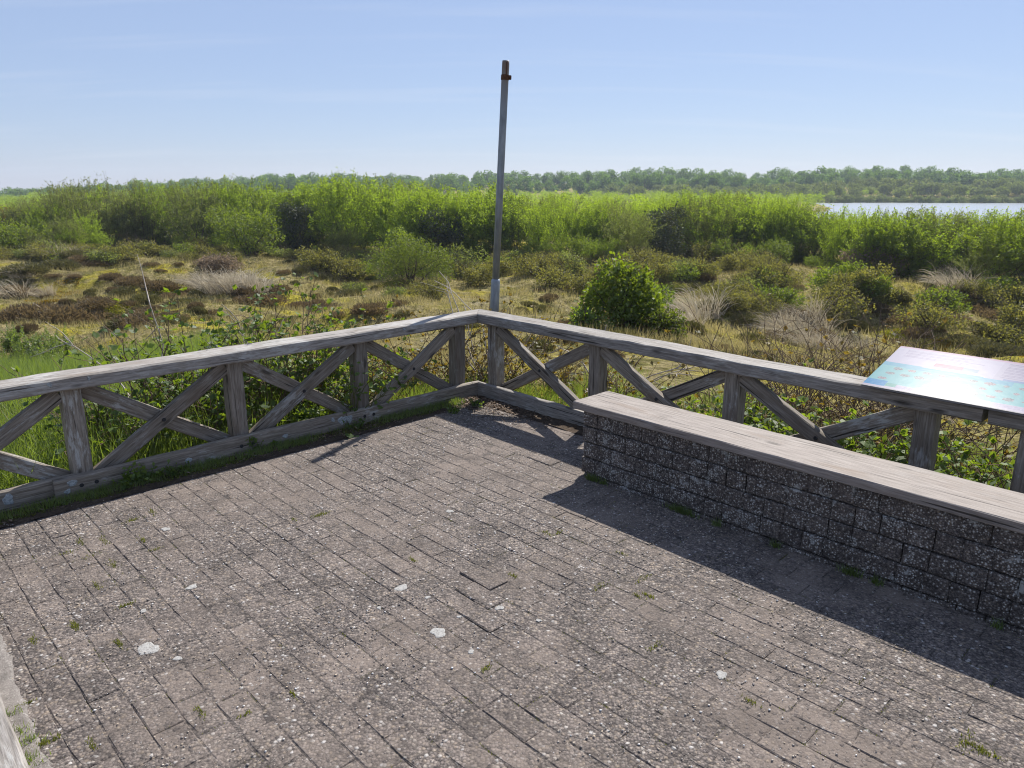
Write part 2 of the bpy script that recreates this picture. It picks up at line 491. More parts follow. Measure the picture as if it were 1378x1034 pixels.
def soil_material(name, a, b, c, sc=40, bd=0.01):
    m, nd, lk, out = new_mat(name)
    geo = nd.new('ShaderNodeNewGeometry'); P = geo.outputs['Position']
    f = noise_tex(nd, lk, P, sc, 6, 0.65)
    g = noise_tex(nd, lk, P, sc / 9, 4, 0.6)
    c1 = ramp(nd, [(0.3, a), (0.55, b), (0.75, c)]); lk.new(f, c1.inputs[0])
    r = ramp(nd, [(0.3, 0.7), (0.7, 1.2)]); lk.new(g, r.inputs[0])
    c2 = mix(nd, lk, 1.0, c1.outputs[0], r.outputs[0], 'MULTIPLY')
    principled(nd, lk, out, c2, 0.95, f, bd, 0.8, spec=0.1)
    return m


M['joint'] = soil_material('joint_sand', (0.05, 0.043, 0.036), (0.11, 0.094, 0.083), (0.20, 0.175, 0.16), 160, 0.004)
M['soil'] = soil_material('dark_soil', (0.035, 0.026, 0.018), (0.075, 0.055, 0.04), (0.15, 0.11, 0.08), 70)
M['sand'] = soil_material('gritty_sand', (0.13, 0.115, 0.105), (0.25, 0.225, 0.205), (0.46, 0.44, 0.42), 190, 0.006)


def ground_material():
    m, nd, lk, out = new_mat('dune_heath_ground')
    geo = nd.new('ShaderNodeNewGeometry'); P = geo.outputs['Position']
    n1 = noise_tex(nd, lk, mapped(nd, lk, P, (1, 1, 1)), 0.34, 6, 0.62, 0.5)
    n2 = noise_tex(nd, lk, P, 1.5, 6, 0.65)
    n3 = noise_tex(nd, lk, P, 14, 5, 0.7)
    n4 = noise_tex(nd, lk, mapped(nd, lk, P, (1, 1, 1), (31, 7, 0)), 0.52, 4, 0.6, 0.4)
    c1 = ramp(nd, [(0.28, (0.075, 0.068, 0.024)), (0.40, (0.16, 0.145, 0.045)), (0.50, (0.31, 0.255, 0.125)), (0.59, (0.21, 0.185, 0.055)), (0.72, (0.15, 0.108, 0.062))])
    lk.new(n2, c1.inputs[0])
    rm = ramp(nd, [(0.51, 0.0), (0.60, 0.85)]); lk.new(n4, rm.inputs[0])
    cm = ramp(nd, [(0.3, (0.22, 0.21, 0.02)), (0.6, (0.38, 0.32, 0.03)), (0.8, (0.38, 0.23, 0.035))]); lk.new(n2, cm.inputs[0])
    c = mix(nd, lk, rm.outputs[0], c1.outputs[0], cm.outputs[0])
    rs = ramp(nd, [(0.60, 0.0), (0.70, 0.7)]); lk.new(n1, rs.inputs[0])
    c = mix(nd, lk, rs.outputs[0], c, (0.30, 0.26, 0.17))
    rb = ramp(nd, [(0.30, 0.75), (0.42, 0.0)]); lk.new(n1, rb.inputs[0])
    c = mix(nd, lk, rb.outputs[0], c, (0.075, 0.05, 0.035))
    rf = ramp(nd, [(0.3, 0.35), (0.5, 0.95), (0.72, 1.5)]); lk.new(n3, rf.inputs[0])
    c = mix(nd, lk, 0.9, c, rf.outputs[0], 'MULTIPLY')
    n5 = noise_tex(nd, lk, P, 4.2, 5, 0.65)
    r5 = ramp(nd, [(0.32, 0.5), (0.5, 1.0), (0.68, 1.35)]); lk.new(n5, r5.inputs[0])
    c = mix(nd, lk, 0.9, c, r5.outputs[0], 'MULTIPLY')
    principled(nd, lk, out, c, 0.95, n3, 0.10, 1.0, spec=0.05)
    return m


M['ground'] = ground_material()

# ------------------------------------------------------------------ setting: ground sheet, lake, haze
def axis(lo, hi, n, c, k):
    t = np.linspace(-1, 1, n)
    a = np.sinh(k * t) / math.sinh(k)
    return np.where(a < 0, c + a * (c - lo), c + a * (hi - c))


gx = axis(-560, 560, 300, 0, 5.6)
gy = axis(-60, 620, 330, 9.0, 5.2)
GX, GY = np.meshgrid(gx, gy)
R_, N_ = to_rn(GX, GY)
GZ = terrain(GX, GY)
inside = (R_ > -0.02) & (N_ < 0.02)
GZ = np.where(inside, -0.11, GZ)
nx, ny = len(gx), len(gy)
idx = np.arange(nx * ny).reshape(ny, nx)
gf = np.stack([idx[:-1, :-1], idx[:-1, 1:], idx[1:, 1:], idx[1:, :-1]], -1).reshape(-1, 4)
gv = np.stack([GX, GY, GZ], -1).reshape(-1, 3)
tag(link('ground', make_mesh('ground', gv, gf, M['ground'], smooth=True)),
    'rolling dune heath ground of moss, dry grass and sand', 'ground', kind='structure')


def water_material():
    m, nd, lk, out = new_mat('lake_water')
    geo = nd.new('ShaderNodeNewGeometry')
    f = noise_tex(nd, lk, mapped(nd, lk, geo.outputs['Position'], (0.5, 1.6, 1)), 1.3, 4, 0.6)
    b = principled(nd, lk, out, (0.17, 0.20, 0.25), 0.24, f, 0.12, 0.6, spec=0.5)
    return m


lv = [(20, 60, -3.42), (480, 60, -3.42), (480, 262, -3.42), (60, 262, -3.42)]
tag(link('lake', make_mesh('lake', lv, [(0, 1, 2, 3)], water_material())),
    'pale open lake water glinting in front of the far woods', 'lake', kind='structure')

hm, hn, hl, hout = new_mat('haze_air')
hv = hn.new('ShaderNodeVolumePrincipled')
hv.inputs['Color'].default_value = (0.74, 0.84, 1.0, 1)
hv.inputs['Density'].default_value = 0.00040
hv.inputs['Anisotropy'].default_value = 0.2
hl.new(hv.outputs[0], hout.inputs['Volume'])
x0, x1, y0, y1, z0, z1 = -570, 570, -70, 630, -8, 15
hz = link('haze', make_mesh('haze', [(x0, y0, z0), (x1, y0, z0), (x1, y1, z0), (x0, y1, z0), (x0, y0, z1), (x1, y0, z1), (x1, y1, z1), (x0, y1, z1)],
                            [(3, 2, 1, 0), (4, 5, 6, 7), (0, 1, 5, 4), (1, 2, 6, 5), (2, 3, 7, 6), (3, 0, 4, 7)], hm))
tag(hz, 'thin summer haze over the dunes and the lake', 'haze', kind='stuff')

# ------------------------------------------------------------------ paving
def frame_rn(r, n, z, rz=0.0):
    q = W(r, n, z)
    return Matrix.Translation(Vector(q)) @ Matrix.Rotation(ROT_R + rz, 4, 'Z')


def slab_sheet(name, r0, r1, n0, n1, z, mat, label, cat, nr=30, nn=30, amp=0.004):
    rs, ns = np.linspace(r0, r1, nr), np.linspace(n0, n1, nn)
    A, B = np.meshgrid(rs, ns)
    Z = z + rng.uniform(-amp, amp, A.shape)
    if name == 'paving':
        Z = Z + np.array([.0042 * noise.noise(Vector((a * 2.3, b * 2.3, 1.7))) + .003 * noise.noise(Vector((a * 9, b * 9, 4))) for a, b in zip(A.ravel(), B.ravel())]).reshape(A.shape)
    if name == 'paving':
        Z = np.minimum(Z, -.0011)
    if name == 'sand_strip':
        for k_ in range(A.shape[1]):
            e = .035 * noise.noise(Vector((A[0, k_] * 3.1, 2.2, 5))) + .016 * noise.noise(Vector((A[0, k_] * 14, 1.2, 5))) + .012 * rng.random()
            B[:, k_] = n0 + (B[:, k_] - n0) * (1 + e / (n1 - n0))
        Z[-1] = -.004
    q = CO[None, None] + DR * A[..., None] + NB * B[..., None]
    v = np.concatenate([q, Z[..., None]], -1).reshape(-1, 3)
    ii = np.arange(A.size).reshape(A.shape)
    f = np.stack([ii[:-1, :-1], ii[:-1, 1:], ii[1:, 1:], ii[1:, :-1]], -1).reshape(-1, 4)
    return tag(link(name, make_mesh(name, v, f, mat)), label, cat, kind='structure')


paving = slab_sheet('paving', 0.02, 7.2, -5.4, -0.02, -0.0024, M['joint_fill'], 'terrace floor of weathered concrete pavers in running bond', 'pavement', 190, 150, 0.0006)


def worn_brick(L, Wd, H, seed, ch=0.007, jit=0.0032):
    """38 triangles: ragged eight-point outline, worn arris, sides"""
    q = np.random.default_rng(seed)
    base = np.array([(-1, -1), (0, -1), (1, -1), (1, 0), (1, 1), (0, 1), (-1, 1), (-1, 0)], float) * [L / 2, Wd / 2]
    outer = base + q.uniform(-jit, jit * 0.4, (8, 2)) * np.sign(base)
    inner = outer - np.sign(base) * (ch + q.uniform(-0.4, 0.9, (8, 2)) * ch)
    for k in (0, 2, 4, 6):
        if q.random() < 0.3: inner[k] -= np.sign(base[k]) * q.uniform(0.004, 0.012)
    v = [(*p, -H) for p in outer] + [(*p, -ch * 0.75 - q.uniform(0, 0.002)) for p in outer] + [(*p, q.uniform(-0.0012, 0.0012)) for p in inner]
    f = []
    for k in range(8):
        l = (k + 1) % 8
        f += [(k, l, 8 + l, 8 + k), (8 + k, 8 + l, 16 + l, 16 + k)]
    f.append(tuple(16 + k for k in range(8)))
    return v, f


paver_defs = [worn_brick(0.2130, 0.1070, 0.05, 100 + k, .0030, .0020) for k in range(14)]
half_defs = [worn_brick(0.1055, 0.1070, 0.05, 140 + k, .0030, .0020) for k in range(4)]
cells = []
row = 0
n = -0.17
while n > -3.80:
    off = (0.107 if row % 2 else 0.0) + rng.uniform(-0.018, 0.018)
    start = 0.195 + rng.uniform(-0.01, 0.02)
    r = start
    if off > 0.05:
        cells.append((r + 0.053, n, 'h')); r += 0.1075
    while r < 6.6:
        cells.append((r + 0.107, n, 'f')); r += 0.2145 + rng.uniform(-0.001, 0.0022)
    n -= 0.1082 + rng.uniform(-0.0008, 0.0012); row += 1


def proj(P):
    d = P[1] * math.cos(PITCH) - (P[2] - EYE) * math.sin(PITCH)
    u = (P[2] - EYE) * math.cos(PITCH) + P[1] * math.sin(PITCH)
    return 689 + FPX * P[0] / d, 517 - FPX * u / d, d


vis, rest = [], []
for (r, nn_, kind) in cells:
    if nn_ > -0.78 and r > 1.90 and nn_ > -0.70:      # below the seat wall
        continue
    px, py, d = proj(W(r, nn_))
    if d > 0.3 and -40 < px < 1420 and py < 1075:
        vis.append((d, r, nn_, kind))
    else:
        rest.append((r, nn_, kind))
vis.sort()
lifted = [(2.26, -1.985, 0.011, 0.012), (2.36, -2.10, 0.005, 0.008), (2.55, -2.21, 0.007, -0.01), (1.45, -0.75, 0.006, 0.01), (2.02, -3.56, 0.006, .01)]


def settle(r, n):
    z = 0.0006 * math.sin(2.1 * r + 1) * math.cos(1.7 * n) + random.gauss(0, 0.0008)
    tx, ty = random.gauss(0, 0.0035), random.gauss(0, 0.003)
    for (a, b, dz, t) in lifted:
        if abs(r - a) < 0.105 and abs(n - b) < 0.053:
            z += dz * .6; tx += t * .6
    return max(z, -.0006), tx, ty


def brick_matrix(r, n):
    z, tx, ty = settle(r, n)
    j = random.gauss(0, 0.004)
    return frame_rn(r + random.gauss(0, .0008), n + random.gauss(0, .0008), z, j) @ Matrix.Rotation(tx, 4, 'X') @ Matrix.Rotation(ty * .5, 4, 'Y')


paver_mesh = [make_mesh('brick', v, f, M['paver']) for v, f in paver_defs]
half_mesh = [make_mesh('brick', v, f, M['paver']) for v, f in half_defs]
for (d, r, n, kind) in vis[:300]:
    me = random.choice(paver_mesh if kind == 'f' else half_mesh)
    link('brick', me, paving, mat4=brick_matrix(r, n))
bv, bf = [], []
for (r, n, kind) in [(b, c, k) for _, b, c, k in vis[300:]] + rest:
    v, f = random.choice(paver_defs if kind == 'f' else half_defs)
    mt = brick_matrix(r, n); o = len(bv)
    bv += [tuple(mt @ Vector(p)) for p in v]
    bf += [tuple(i + o for i in q) for q in f]
tag(link('brick', make_mesh('brick', bv, bf, M['paver']), paving), kind='stuff')

# pale lichen rosettes on the pavers
lm, lnd, llk, lout = new_mat('pale_lichen')
lgeo = lnd.new('ShaderNodeNewGeometry')
lf = noise_tex(lnd, llk, lgeo.outputs['Position'], 130, 4, 0.7)
lr = ramp(lnd, [(0.3, (0.20, 0.19, 0.18)), (0.6, (0.38, 0.37, 0.35))]); llk.new(lf, lr.inputs[0])
principled(lnd, llk, lout, lr.outputs[0], 0.95, lf, 0.003, 0.6, spec=0.1)
M['lichen'] = lm


def rosette(rad, th, seed, k=18):
    q = np.random.default_rng(seed)
    ph = q.uniform(0, 6.28, 4)
    a = np.arange(k) / k * 2 * math.pi
    rr = rad * (1 + .16 * np.sin(2 * a + ph[0]) + .11 * np.sin(3 * a + ph[1]) + .1 * np.sin(5 * a + ph[2]) + q.uniform(-.07, .07, k))
    o = np.stack([rr * np.cos(a), rr * np.sin(a), np.full(k, -0.001)], -1)
    i = np.stack([rr * .82 * np.cos(a), rr * .82 * np.sin(a), np.full(k, th)], -1)
    f = [(j, (j + 1) % k, k + (j + 1) % k, k + j) for j in range(k)] + [tuple(range(k, 2 * k))]
    return np.concatenate([o, i]), f


def ground_hit(px, py, z=0.0):
    X = (px - 689) / FPX; Y = -(py - 517) / FPX
    d = np.array([X, math.cos(PITCH) + Y * math.sin(PITCH), -math.sin(PITCH) + Y * math.cos(PITCH)])
    t = (z - EYE) / d[2]
    return d * t + np.array([0, 0, EYE])


for k, (px, py, rad) in enumerate([(590, 851, .032), (540, 791, .027), (672, 818, .018), (199, 873, .040), (575, 804, .012), (634, 877, .013), (239, 886, .015),
                                   (605, 688, .020), (971, 908, .022), (223, 712, .022), (193, 822, .014), (258, 790, .022), (618, 830, .010), (725, 835, .012), (510, 818, .011)]):
    v, f = rosette(rad, 0.0006, 500 + k)
    link('lichen_patch', make_mesh('lichen_patch', v, f, M['lichen']), paving, loc=tuple(ground_hit(px, py, 0.0015) + [0, 0, .0006]))

# loose grit and pebbles
def pebbles(name, pts, sizes, mat, label, tints=None):
    n = len(pts)
    oct_v = np.array([(1, 0, 0), (0, 1, 0), (-1, 0, 0), (0, -1, 0), (0, 0, 1), (0, 0, -.6)], float)
    oct_f = np.array([(0, 1, 4), (1, 2, 4), (2, 3, 4), (3, 0, 4), (1, 0, 5), (2, 1, 5), (3, 2, 5), (0, 3, 5)])
    a = rng.uniform(0, 6.28, n); c, s = np.cos(a), np.sin(a)
    sc = sizes[:, None] * rng.uniform(0.6, 1.25, (n, 3)) * [1, 1, .45]
    v = oct_v[None] * sc[:, None, :]
    v = v + rng.uniform(-.12, .12, v.shape) * sizes[:, None, None]
    x = v[..., 0] * c[:, None] - v[..., 1] * s[:, None]; y = v[..., 0] * s[:, None] + v[..., 1] * c[:, None]
    v = np.stack([x, y, v[..., 2]], -1) + pts[:, None, :]
    f = (oct_f[None] + (np.arange(n) * 6)[:, None, None]).reshape(-1, 3)
    t = np.repeat(rng.random(n), 6)
    return tag(link(name, make_mesh(name, v.reshape(-1, 3), f, mat, {'tint': t})), label, 'gravel', kind='stuff')


gm, gnd, glk, gout = new_mat('loose_grit')
gat = N(gnd, 'ShaderNodeAttribute', attribute_name='tint')
grp = ramp(gnd, [(0.0, (0.24, 0.21, 0.19)), (0.35, (0.34, 0.30, 0.27)), (0.6, (0.38, 0.32, 0.26)), (0.75, (0.50, 0.40, 0.29)), (0.85, (0.52, 0.50, 0.48)), (1.0, (0.70, 0.69, 0.68))])
glk.new(gat.outputs['Fac'], grp.inputs[0])
principled(gnd, glk, gout, grp.outputs[0], 0.7, spec=0.3)
M['grit'] = gm
npb = 21000
pr, pn = rng.uniform(0.15, 5.2, npb * 3), rng.uniform(-3.78, -0.3, npb * 3)
cl = np.array([noise.noise(Vector((a * 1.5, b * 1.5, 3.3))) + .6 * noise.noise(Vector((a * 5, b * 5, 9))) for a, b in zip(pr, pn)])
keep = (rng.random(npb * 3) < np.clip(0.30 + 0.75 * cl, 0.04, 1)) & ~((pr > 1.8) & (pn > -0.74))
pr, pn = pr[keep], pn[keep]
q = CO[None] + DR * pr[:, None] + NB * pn[:, None]
sz = 0.0018 + 0.0044 * rng.random(len(pr)) ** 4
pebbles('loose_gravel', np.concatenate([q, (0.0022 + sz * .3)[:, None]], -1), sz, M['grit'], 'scattered pale grit and pebbles lying on the terrace pavers')

# sand along the lower-left edge, soil in the corner
slab_sheet('sand_strip', -0.2, 4.2, -3.81, -3.735, 0.0055, M['sand'], 'strip of pale gritty sand beside the low timber edging', 'sand', 90, 6, 0.003)
slab_sheet('soil_strip', 0.0, 0.215, -4.6, -0.01, 0.004, M['soil'], 'dark strip of soil along the foot of the left fence', 'soil', 6, 90, 0.006)
slab_sheet('corner_soil', 0.03, 1.9, -0.17, -0.01, 0.005, M['soil'], 'dark leaf-littered soil along the foot of the right fence', 'soil', 60, 6, 0.006)

# ------------------------------------------------------------------ timber
def beam_mesh(L, w, h, seed, ch=0.007, seg=None, jit=0.0022, bow=0.0, mitre=0):
    """beam along local X, w across Y, h along Z; worn arrises, slightly uneven"""
    q = np.random.default_rng(seed)
    seg = seg or max(4, int(L / 0.14))
    xs = np.linspace(0, L, seg + 1)
    sec = np.array([(-w / 2 + ch, -h / 2), (w / 2 - ch, -h / 2), (w / 2, -h / 2 + ch), (w / 2, h / 2 - ch),
                    (w / 2 - ch, h / 2), (-w / 2 + ch, h / 2), (-w / 2, h / 2 - ch), (-w / 2, -h / 2 + ch)])
    V = []
    wob = np.cumsum(q.normal(0, jit * 0.45, (seg + 1, 2)), 0); wob -= np.linspace(0, 1, seg + 1)[:, None] * wob[-1]
    for i, x in enumerate(xs):
        j = sec + q.uniform(-jit, jit, sec.shape) + wob[i]
        j[:, 1] += bow * math.sin(math.pi * x / L)
        ex = q.uniform(-0.004, 0.004, 8) if i in (0, seg) else np.zeros(8)
        if i == 0 and mitre: ex = -(mitre * j[:, 0] + w / 2)
        for k in range(8): V.append((x + ex[k], j[k, 0], j[k, 1]))
    F = []
    for i in range(seg):
        for k in range(8):
            l = (k + 1) % 8
            F.append((i * 8 + k, i * 8 + l, i * 8 + 8 + l, i * 8 + 8 + k)[::-1])
    F.append(tuple(range(8))); F.append(tuple(range(seg * 8 + 7, seg * 8 - 1, -1)))
    return V, F


_bs = [1000]


def beam(name, A, B, w, h, mat, parent, up=(0, 0, 1), inv=None, **kw):
    """a beam from A to B (world); `up` is the direction of its h side"""
    A, B = Vector(A), Vector(B)
    x = (B - A); L = x.length; x.normalize()
    u = Vector(up); y = u.cross(x).normalized(); z = x.cross(y)
    m4 = Matrix(((x.x, y.x, z.x, A.x), (x.y, y.y, z.y, A.y), (x.z, y.z, z.z, A.z), (0, 0, 0, 1)))
    _bs[0] += 1
    v, f = beam_mesh(L, w, h, _bs[0], **kw)
    if inv is not None: m4 = inv @ m4
    return link(name, make_mesh(name, v, f, mat), parent, mat4=m4)


def fence(label, base, along, outw, length, posts, mats, bays, kerbs, kerb_start=0.0, first=True, bolt_posts=()):
    """along/outw: unit vectors in the plan, base: corner point of the rail front edge"""
    along = np.array([*along, 0.0]); outw = np.array([*outw, 0.0]); base = np.array([*base, 0.0])
    root = thing('wooden_fence', label, 'fence', base)
    inv = Matrix.Translation(-Vector(base))
    P = lambda s, o, z: Vector(base + along * s + outw * o + np.array([0, 0, z]))
    for (s0, s1) in length:
        mt = (1 if np.cross(along, outw)[2] > 0 else -1) if s0 < .01 else 0
        beam('top_rail', P(s0, .10, RAIL_H - .039), P(s1, .10, RAIL_H - .039), .20, .078, mats[0], root, inv=inv, ch=.008, jit=.0026, mitre=mt)
    for s in posts:
        beam('post', P(s, .105, -.14), P(s + random.gauss(0, .004), .105, RAIL_H - .080), .108, .105, mats[1], root, up=tuple(along), inv=inv, ch=.009)
    bz, tz = 0.075, RAIL_H - .125
    for (s0, s1, fwd) in bays:
        a0, a1 = s0 + .085, s1 - .085
        lo, hi = (a0, a1)
        fr, bk = 0.083, 0.132
        # front brace rises one way, rear brace crosses behind it
        for k, off in ((0, fr), (1, bk)):
            up_right = (k == 0) == fwd
            A = P(lo if up_right else hi, off, bz); B = P(hi if up_right else lo, off, tz)
            d = (B - A).normalized()
            side = Vector(outw).cross(d)
            beam('brace', A - d * .03, B + d * .03, .046, .092, mats[1], root, up=tuple(side), inv=inv, ch=.006)
    for (s0, s1, o, z) in kerbs:
        mt = (1 if np.cross(along, outw)[2] > 0 else -1) if s0 < .001 else 0
        beam('base_board', P(s0, o, z), P(s1, o, z - .004), .044, .125, mats[2], root, inv=inv, ch=.007, jit=.003, mitre=mt)
    return root, P, inv


LD = -NB                                      # the left fence runs this way
right_posts = [0.12 + 1.124 * k for k in range(4)]
fence_r, PR, inv_r = fence('weathered timber fence with crossed braces running right from the corner, behind the bench',
                      CO, DR, NB, [(0.0, 3.752)], right_posts, (M['wood'], M['wood_brown'], M['wood']),
                      [(right_posts[k], right_posts[k + 1], False) for k in range(3)],
                      [(0.0, 1.9, .022, .052), (1.905, 3.75, .024, .05)])
left_posts = [0.145 + 0.968 * k for k in range(6)]
fence_l, PL, inv_l = fence('weathered timber fence with crossed braces running left from the corner, mossy at its foot',
                      CO, LD, -DR, [(0.004, 5.6)], left_posts, (M['wood'], M['wood_brown'], M['wood_brown']),
                      [(left_posts[k], left_posts[k + 1], False) for k in range(5)],
                      [(0.0, 1.30, .02, .056), (1.305, 3.22, .016, .060), (3.0, 5.5, .066, .056)])
fence_e, PE, inv_e = fence('further length of timber fence past the rail joint under the information panel',
                      CO, DR, NB, [(3.776, 6.4)], [3.96, 5.08, 6.2], (M['wood'], M['wood_brown'], M['wood']),
                      [(3.96, 5.08, False), (5.08, 6.2, False)], [(3.78, 6.3, .024, .05)])

# bolts and sockets in the left base board, lichen on rails and boards
bm_, bn_, bl_, bo_ = new_mat('dark_bolt')
principled(bn_, bl_, bo_, (0.02, 0.02, 0.022), 0.6, spec=0.4)


def disc_mesh(rad, th, k=10):
    a = np.arange(k) / k * 2 * math.pi
    o = np.stack([rad * np.cos(a), rad * np.sin(a), np.zeros(k)], -1); i = o * [.85, .85, 1] + [0, 0, th]
    return np.concatenate([o, i]), [(j, (j + 1) % k, k + (j + 1) % k, k + j) for j in range(k)] + [tuple(range(k, 2 * k))]


bolt_me = make_mesh('bolt', *disc_mesh(.013, .004), bm_)


def face_matrix(P, inv, s, o, z, out):
    """a little disc on a vertical face looking towards `out`"""
    zc = Vector((*out, 0)).normalized(); xc = Vector((0, 0, 1)).cross(zc).normalized(); yc = zc.cross(xc)
    p = P(s, o, z)
    m = Matrix(((xc.x, yc.x, zc.x, p.x), (xc.y, yc.y, zc.y, p.y), (xc.z, yc.z, zc.z, p.z), (0, 0, 0, 1)))
    return inv @ m


for s in left_posts[1:5]:
    for d in (-.045, .035):
        link('bolt', bolt_me, fence_l, mat4=face_matrix(PL, inv_l, s + d, -.0065 if s < 3.1 else .043, .058, DR))
for k in range(5):
    mid = (left_posts[k] + left_posts[k + 1]) / 2
    link('bolt', bolt_me, fence_l, mat4=face_matrix(PL, inv_l, mid, .058, .33, DR))
for k in range(3):
    mid = (right_posts[k] + right_posts[k + 1]) / 2
    link('bolt', bolt_me, fence_r, mat4=face_matrix(PR, inv_r, mid, .058, .33, -NB))
mlm, mln, mll, mlo = new_mat('bluish_lichen')
mg = mln.new('ShaderNodeNewGeometry')
mf = noise_tex(mln, mll, mg.outputs['Position'], 90, 4, .7)
mr = ramp(mln, [(.3, (.16, .17, .17)), (.65, (.42, .45, .46))]); mll.new(mf, mr.inputs[0])
principled(mln, mll, mlo, mr.outputs[0], .95, mf, .004, .7, spec=.1)
for k, (s, o, z, rad) in enumerate([(1.34, -.008, .07, .035), (1.28, -.005, .065, .026), (1.80, -.008, .055, .017), (2.47, -.008, .050, .020), (3.13, -.0075, .085, .024),
                                    (3.16, -.0075, .04, .016), (3.44, .0425, .06, .03), (1.42, -.008, .09, .016), (3.16, -.002, RAIL_H - .03, .013), (2.96, -.002, RAIL_H - .028, .010), (.75, -.002, RAIL_H - .03, .011)]):
    v, f = rosette(rad, .0022, 600 + k)
    link('lichen_patch', make_mesh('lichen_patch', v, f, mlm), fence_l, mat4=face_matrix(PL, inv_l, s, o, z, DR))

# low timber edging at the lower left
edging = thing('timber_edging', 'low bleached timber edging beam at the lower left corner of the terrace', 'edging', W(0.4, -3.88))
inv = Matrix.Translation(-edging.location)
beam('edging_beam', W(-0.1, -3.888, .043), W(4.6, -3.888, .043), .15, .116, M['wood'], edging, inv=inv, ch=.012, jit=.003)

# ------------------------------------------------------------------ bench: wooden slab on a wall of stacked concrete bricks
bench = thing('bench', 'long bench with a timber seat slab on a lichen-spotted concrete brick wall', 'bench', W(1.86, -0.56))
inv = Matrix.Translation(-bench.location)
beam('seat_slab', W(1.756, -0.574, .447), W(6.1, -0.574, .447), .345, .046, M['bench_wood'], bench, inv=inv, ch=.0045, jit=.0012, seg=26)
bk_defs = [worn_brick(.1090, .0958, .10, 200 + k, ch=.0062, jit=.0022) for k in range(12)]
bk_mesh = [make_mesh('brick', v, f, M['bench_brick']) for v, f in bk_defs]
core = []
FRONT = -0.722
R0, R1 = 1.822, 6.05
nb_count = 0
Xv, Yv = Vector((*DR, 0)), Vector((0, 0, 1))
Zv = Vector((*(-NB), 0))                      # brick's worn face looks to the terrace
more = []
for c in range(5):
    zc = 0.424 - 0.0500 - c * 0.1003
    r = R0 + (0, .0, .012, .004, .03)[c]
    if r > R0 + .02:
        pass
    batter = -0.004 * c
    first_w = r - R0
    while r < R1:
        o = Vector(W(r + .0525, FRONT + batter + random.gauss(0, .0012), zc + random.gauss(0, .0007)))
        rot = Matrix.Rotation(random.gauss(0, .005), 4, 'Y') @ Matrix.Rotation(random.gauss(0, .006), 4, 'X')
        m4 = Matrix(((Xv.x, Yv.x, Zv.x, o.x), (Xv.y, Yv.y, Zv.y, o.y), (Xv.z, Yv.z, Zv.z, o.z), (0, 0, 0, 1))) @ rot @ Matrix.Rotation(random.choice([0, math.pi]), 4, 'Z')
        if r < 4.9 and c < 5 and nb_count < 235:
            link('brick', random.choice(bk_mesh), bench, mat4=inv @ m4); nb_count += 1
        else:
            more.append(m4)
        r += .1095 + (0.004 if random.random() < .12 else 0)
# end face of the wall
Xe, Ze = Vector((*(-NB), 0)), Vector((*(-DR), 0))
for c in range(5):
    zc = 0.424 - 0.0500 - c * 0.1003
    for k in range(2):
        o = Vector(W(R0 - .003 + random.gauss(0, .002), FRONT + .152 + k * .110, zc))
        m4 = Matrix(((Xe.x, Yv.x, Ze.x, o.x), (Xe.y, Yv.y, Ze.y, o.y), (Xe.z, Yv.z, Ze.z, o.z), (0, 0, 0, 1)))
        link('brick', random.choice(bk_mesh), bench, mat4=inv @ m4)
bv, bf = [], []
for m4 in more:
    v, f = random.choice(bk_defs); o = len(bv)
    bv += [tuple(inv @ m4 @ Vector(p)) for p in v]; bf += [tuple(i + o for i in q_) for q_ in f]
tag(link('brick', make_mesh('brick', bv, bf, M['bench_brick']), bench), kind='stuff')
beam('wall_core', W(R0 + .012, -.573, .212), W(R1, -.573, .212), .262, .410, M['joint'], bench, inv=inv, ch=.002, jit=.0005)

# ------------------------------------------------------------------ information panel on the fence rail
def panel_print():
    nu, nv = 190, 84
    u = (np.arange(nu) + .5) / nu; v = (np.arange(nv) + .5) / nv
    U, V = np.meshgrid(u, v)
    C = np.empty((nv, nu, 3)); C[:] = (.55, .52, .66)
    q = np.random.default_rng(5)
    def box(u0, u1, v0, v1, c, var=0.0):
        k = (U >= u0) & (U < u1) & (V >= v0) & (V < v1)
        C[k] = np.array(c) + (q.uniform(-var, var, (k.sum(), 1)) if var else 0)
    box(0, 1, .965, 1, (.60, .42, .56))
    box(0, .42, .55, .96, (.60, .57, .72))
    box(0, 1, .11, .56, (.22, .55, .60))
    k = (V > .50 - .06 * U) & (V < .585 - .05 * U) & (U < .5); C[k] = (.16, .45, .62)
    box(0, .085, .03, .15, (.03, .30, .62)); box(.085, .125, .05, .12, (.12, .42, .40))
    box(.19, .30, .63, .72, (.58, .30, .40)); box(.30, .36, .63, .70, (.38, .48, .60))
    for rw, v0 in enumerate((.17, .30, .42)):
        for k in range(16):
            u0 = .03 + k * .0585 + .012 * rw
            if q.random() < .85:
                c = (.28, .31, .36) if q.random() < .7 else (.36, .30, .36)
                uu = (U - u0) / .042; vv = (V - v0) / .065
                s = (np.hypot(uu - .5, (vv - .5)) < .30 + .22 * q.random())
                C[s] = np.array(c) + q.uniform(-.12, .12, (s.sum(), 1))
    for k in range(11):
        box(.44, .44 + .5 * q.uniform(.8, 1), .62 + k * .03, .635 + k * .03, (.42, .38, .52), .05)
    for k in range(6):
        box(.05, .05 + .32 * q.uniform(.7, 1), .76 + k * .03, .772 + k * .03, (.46, .42, .58), .05)
    box(.46, .97, .56, .60, (.25, .36, .60))
    box(0, 1, 0, .03, (.60, .55, .68)); box(.125, 1, .03, .09, (.50, .46, .64), .05)
    return C


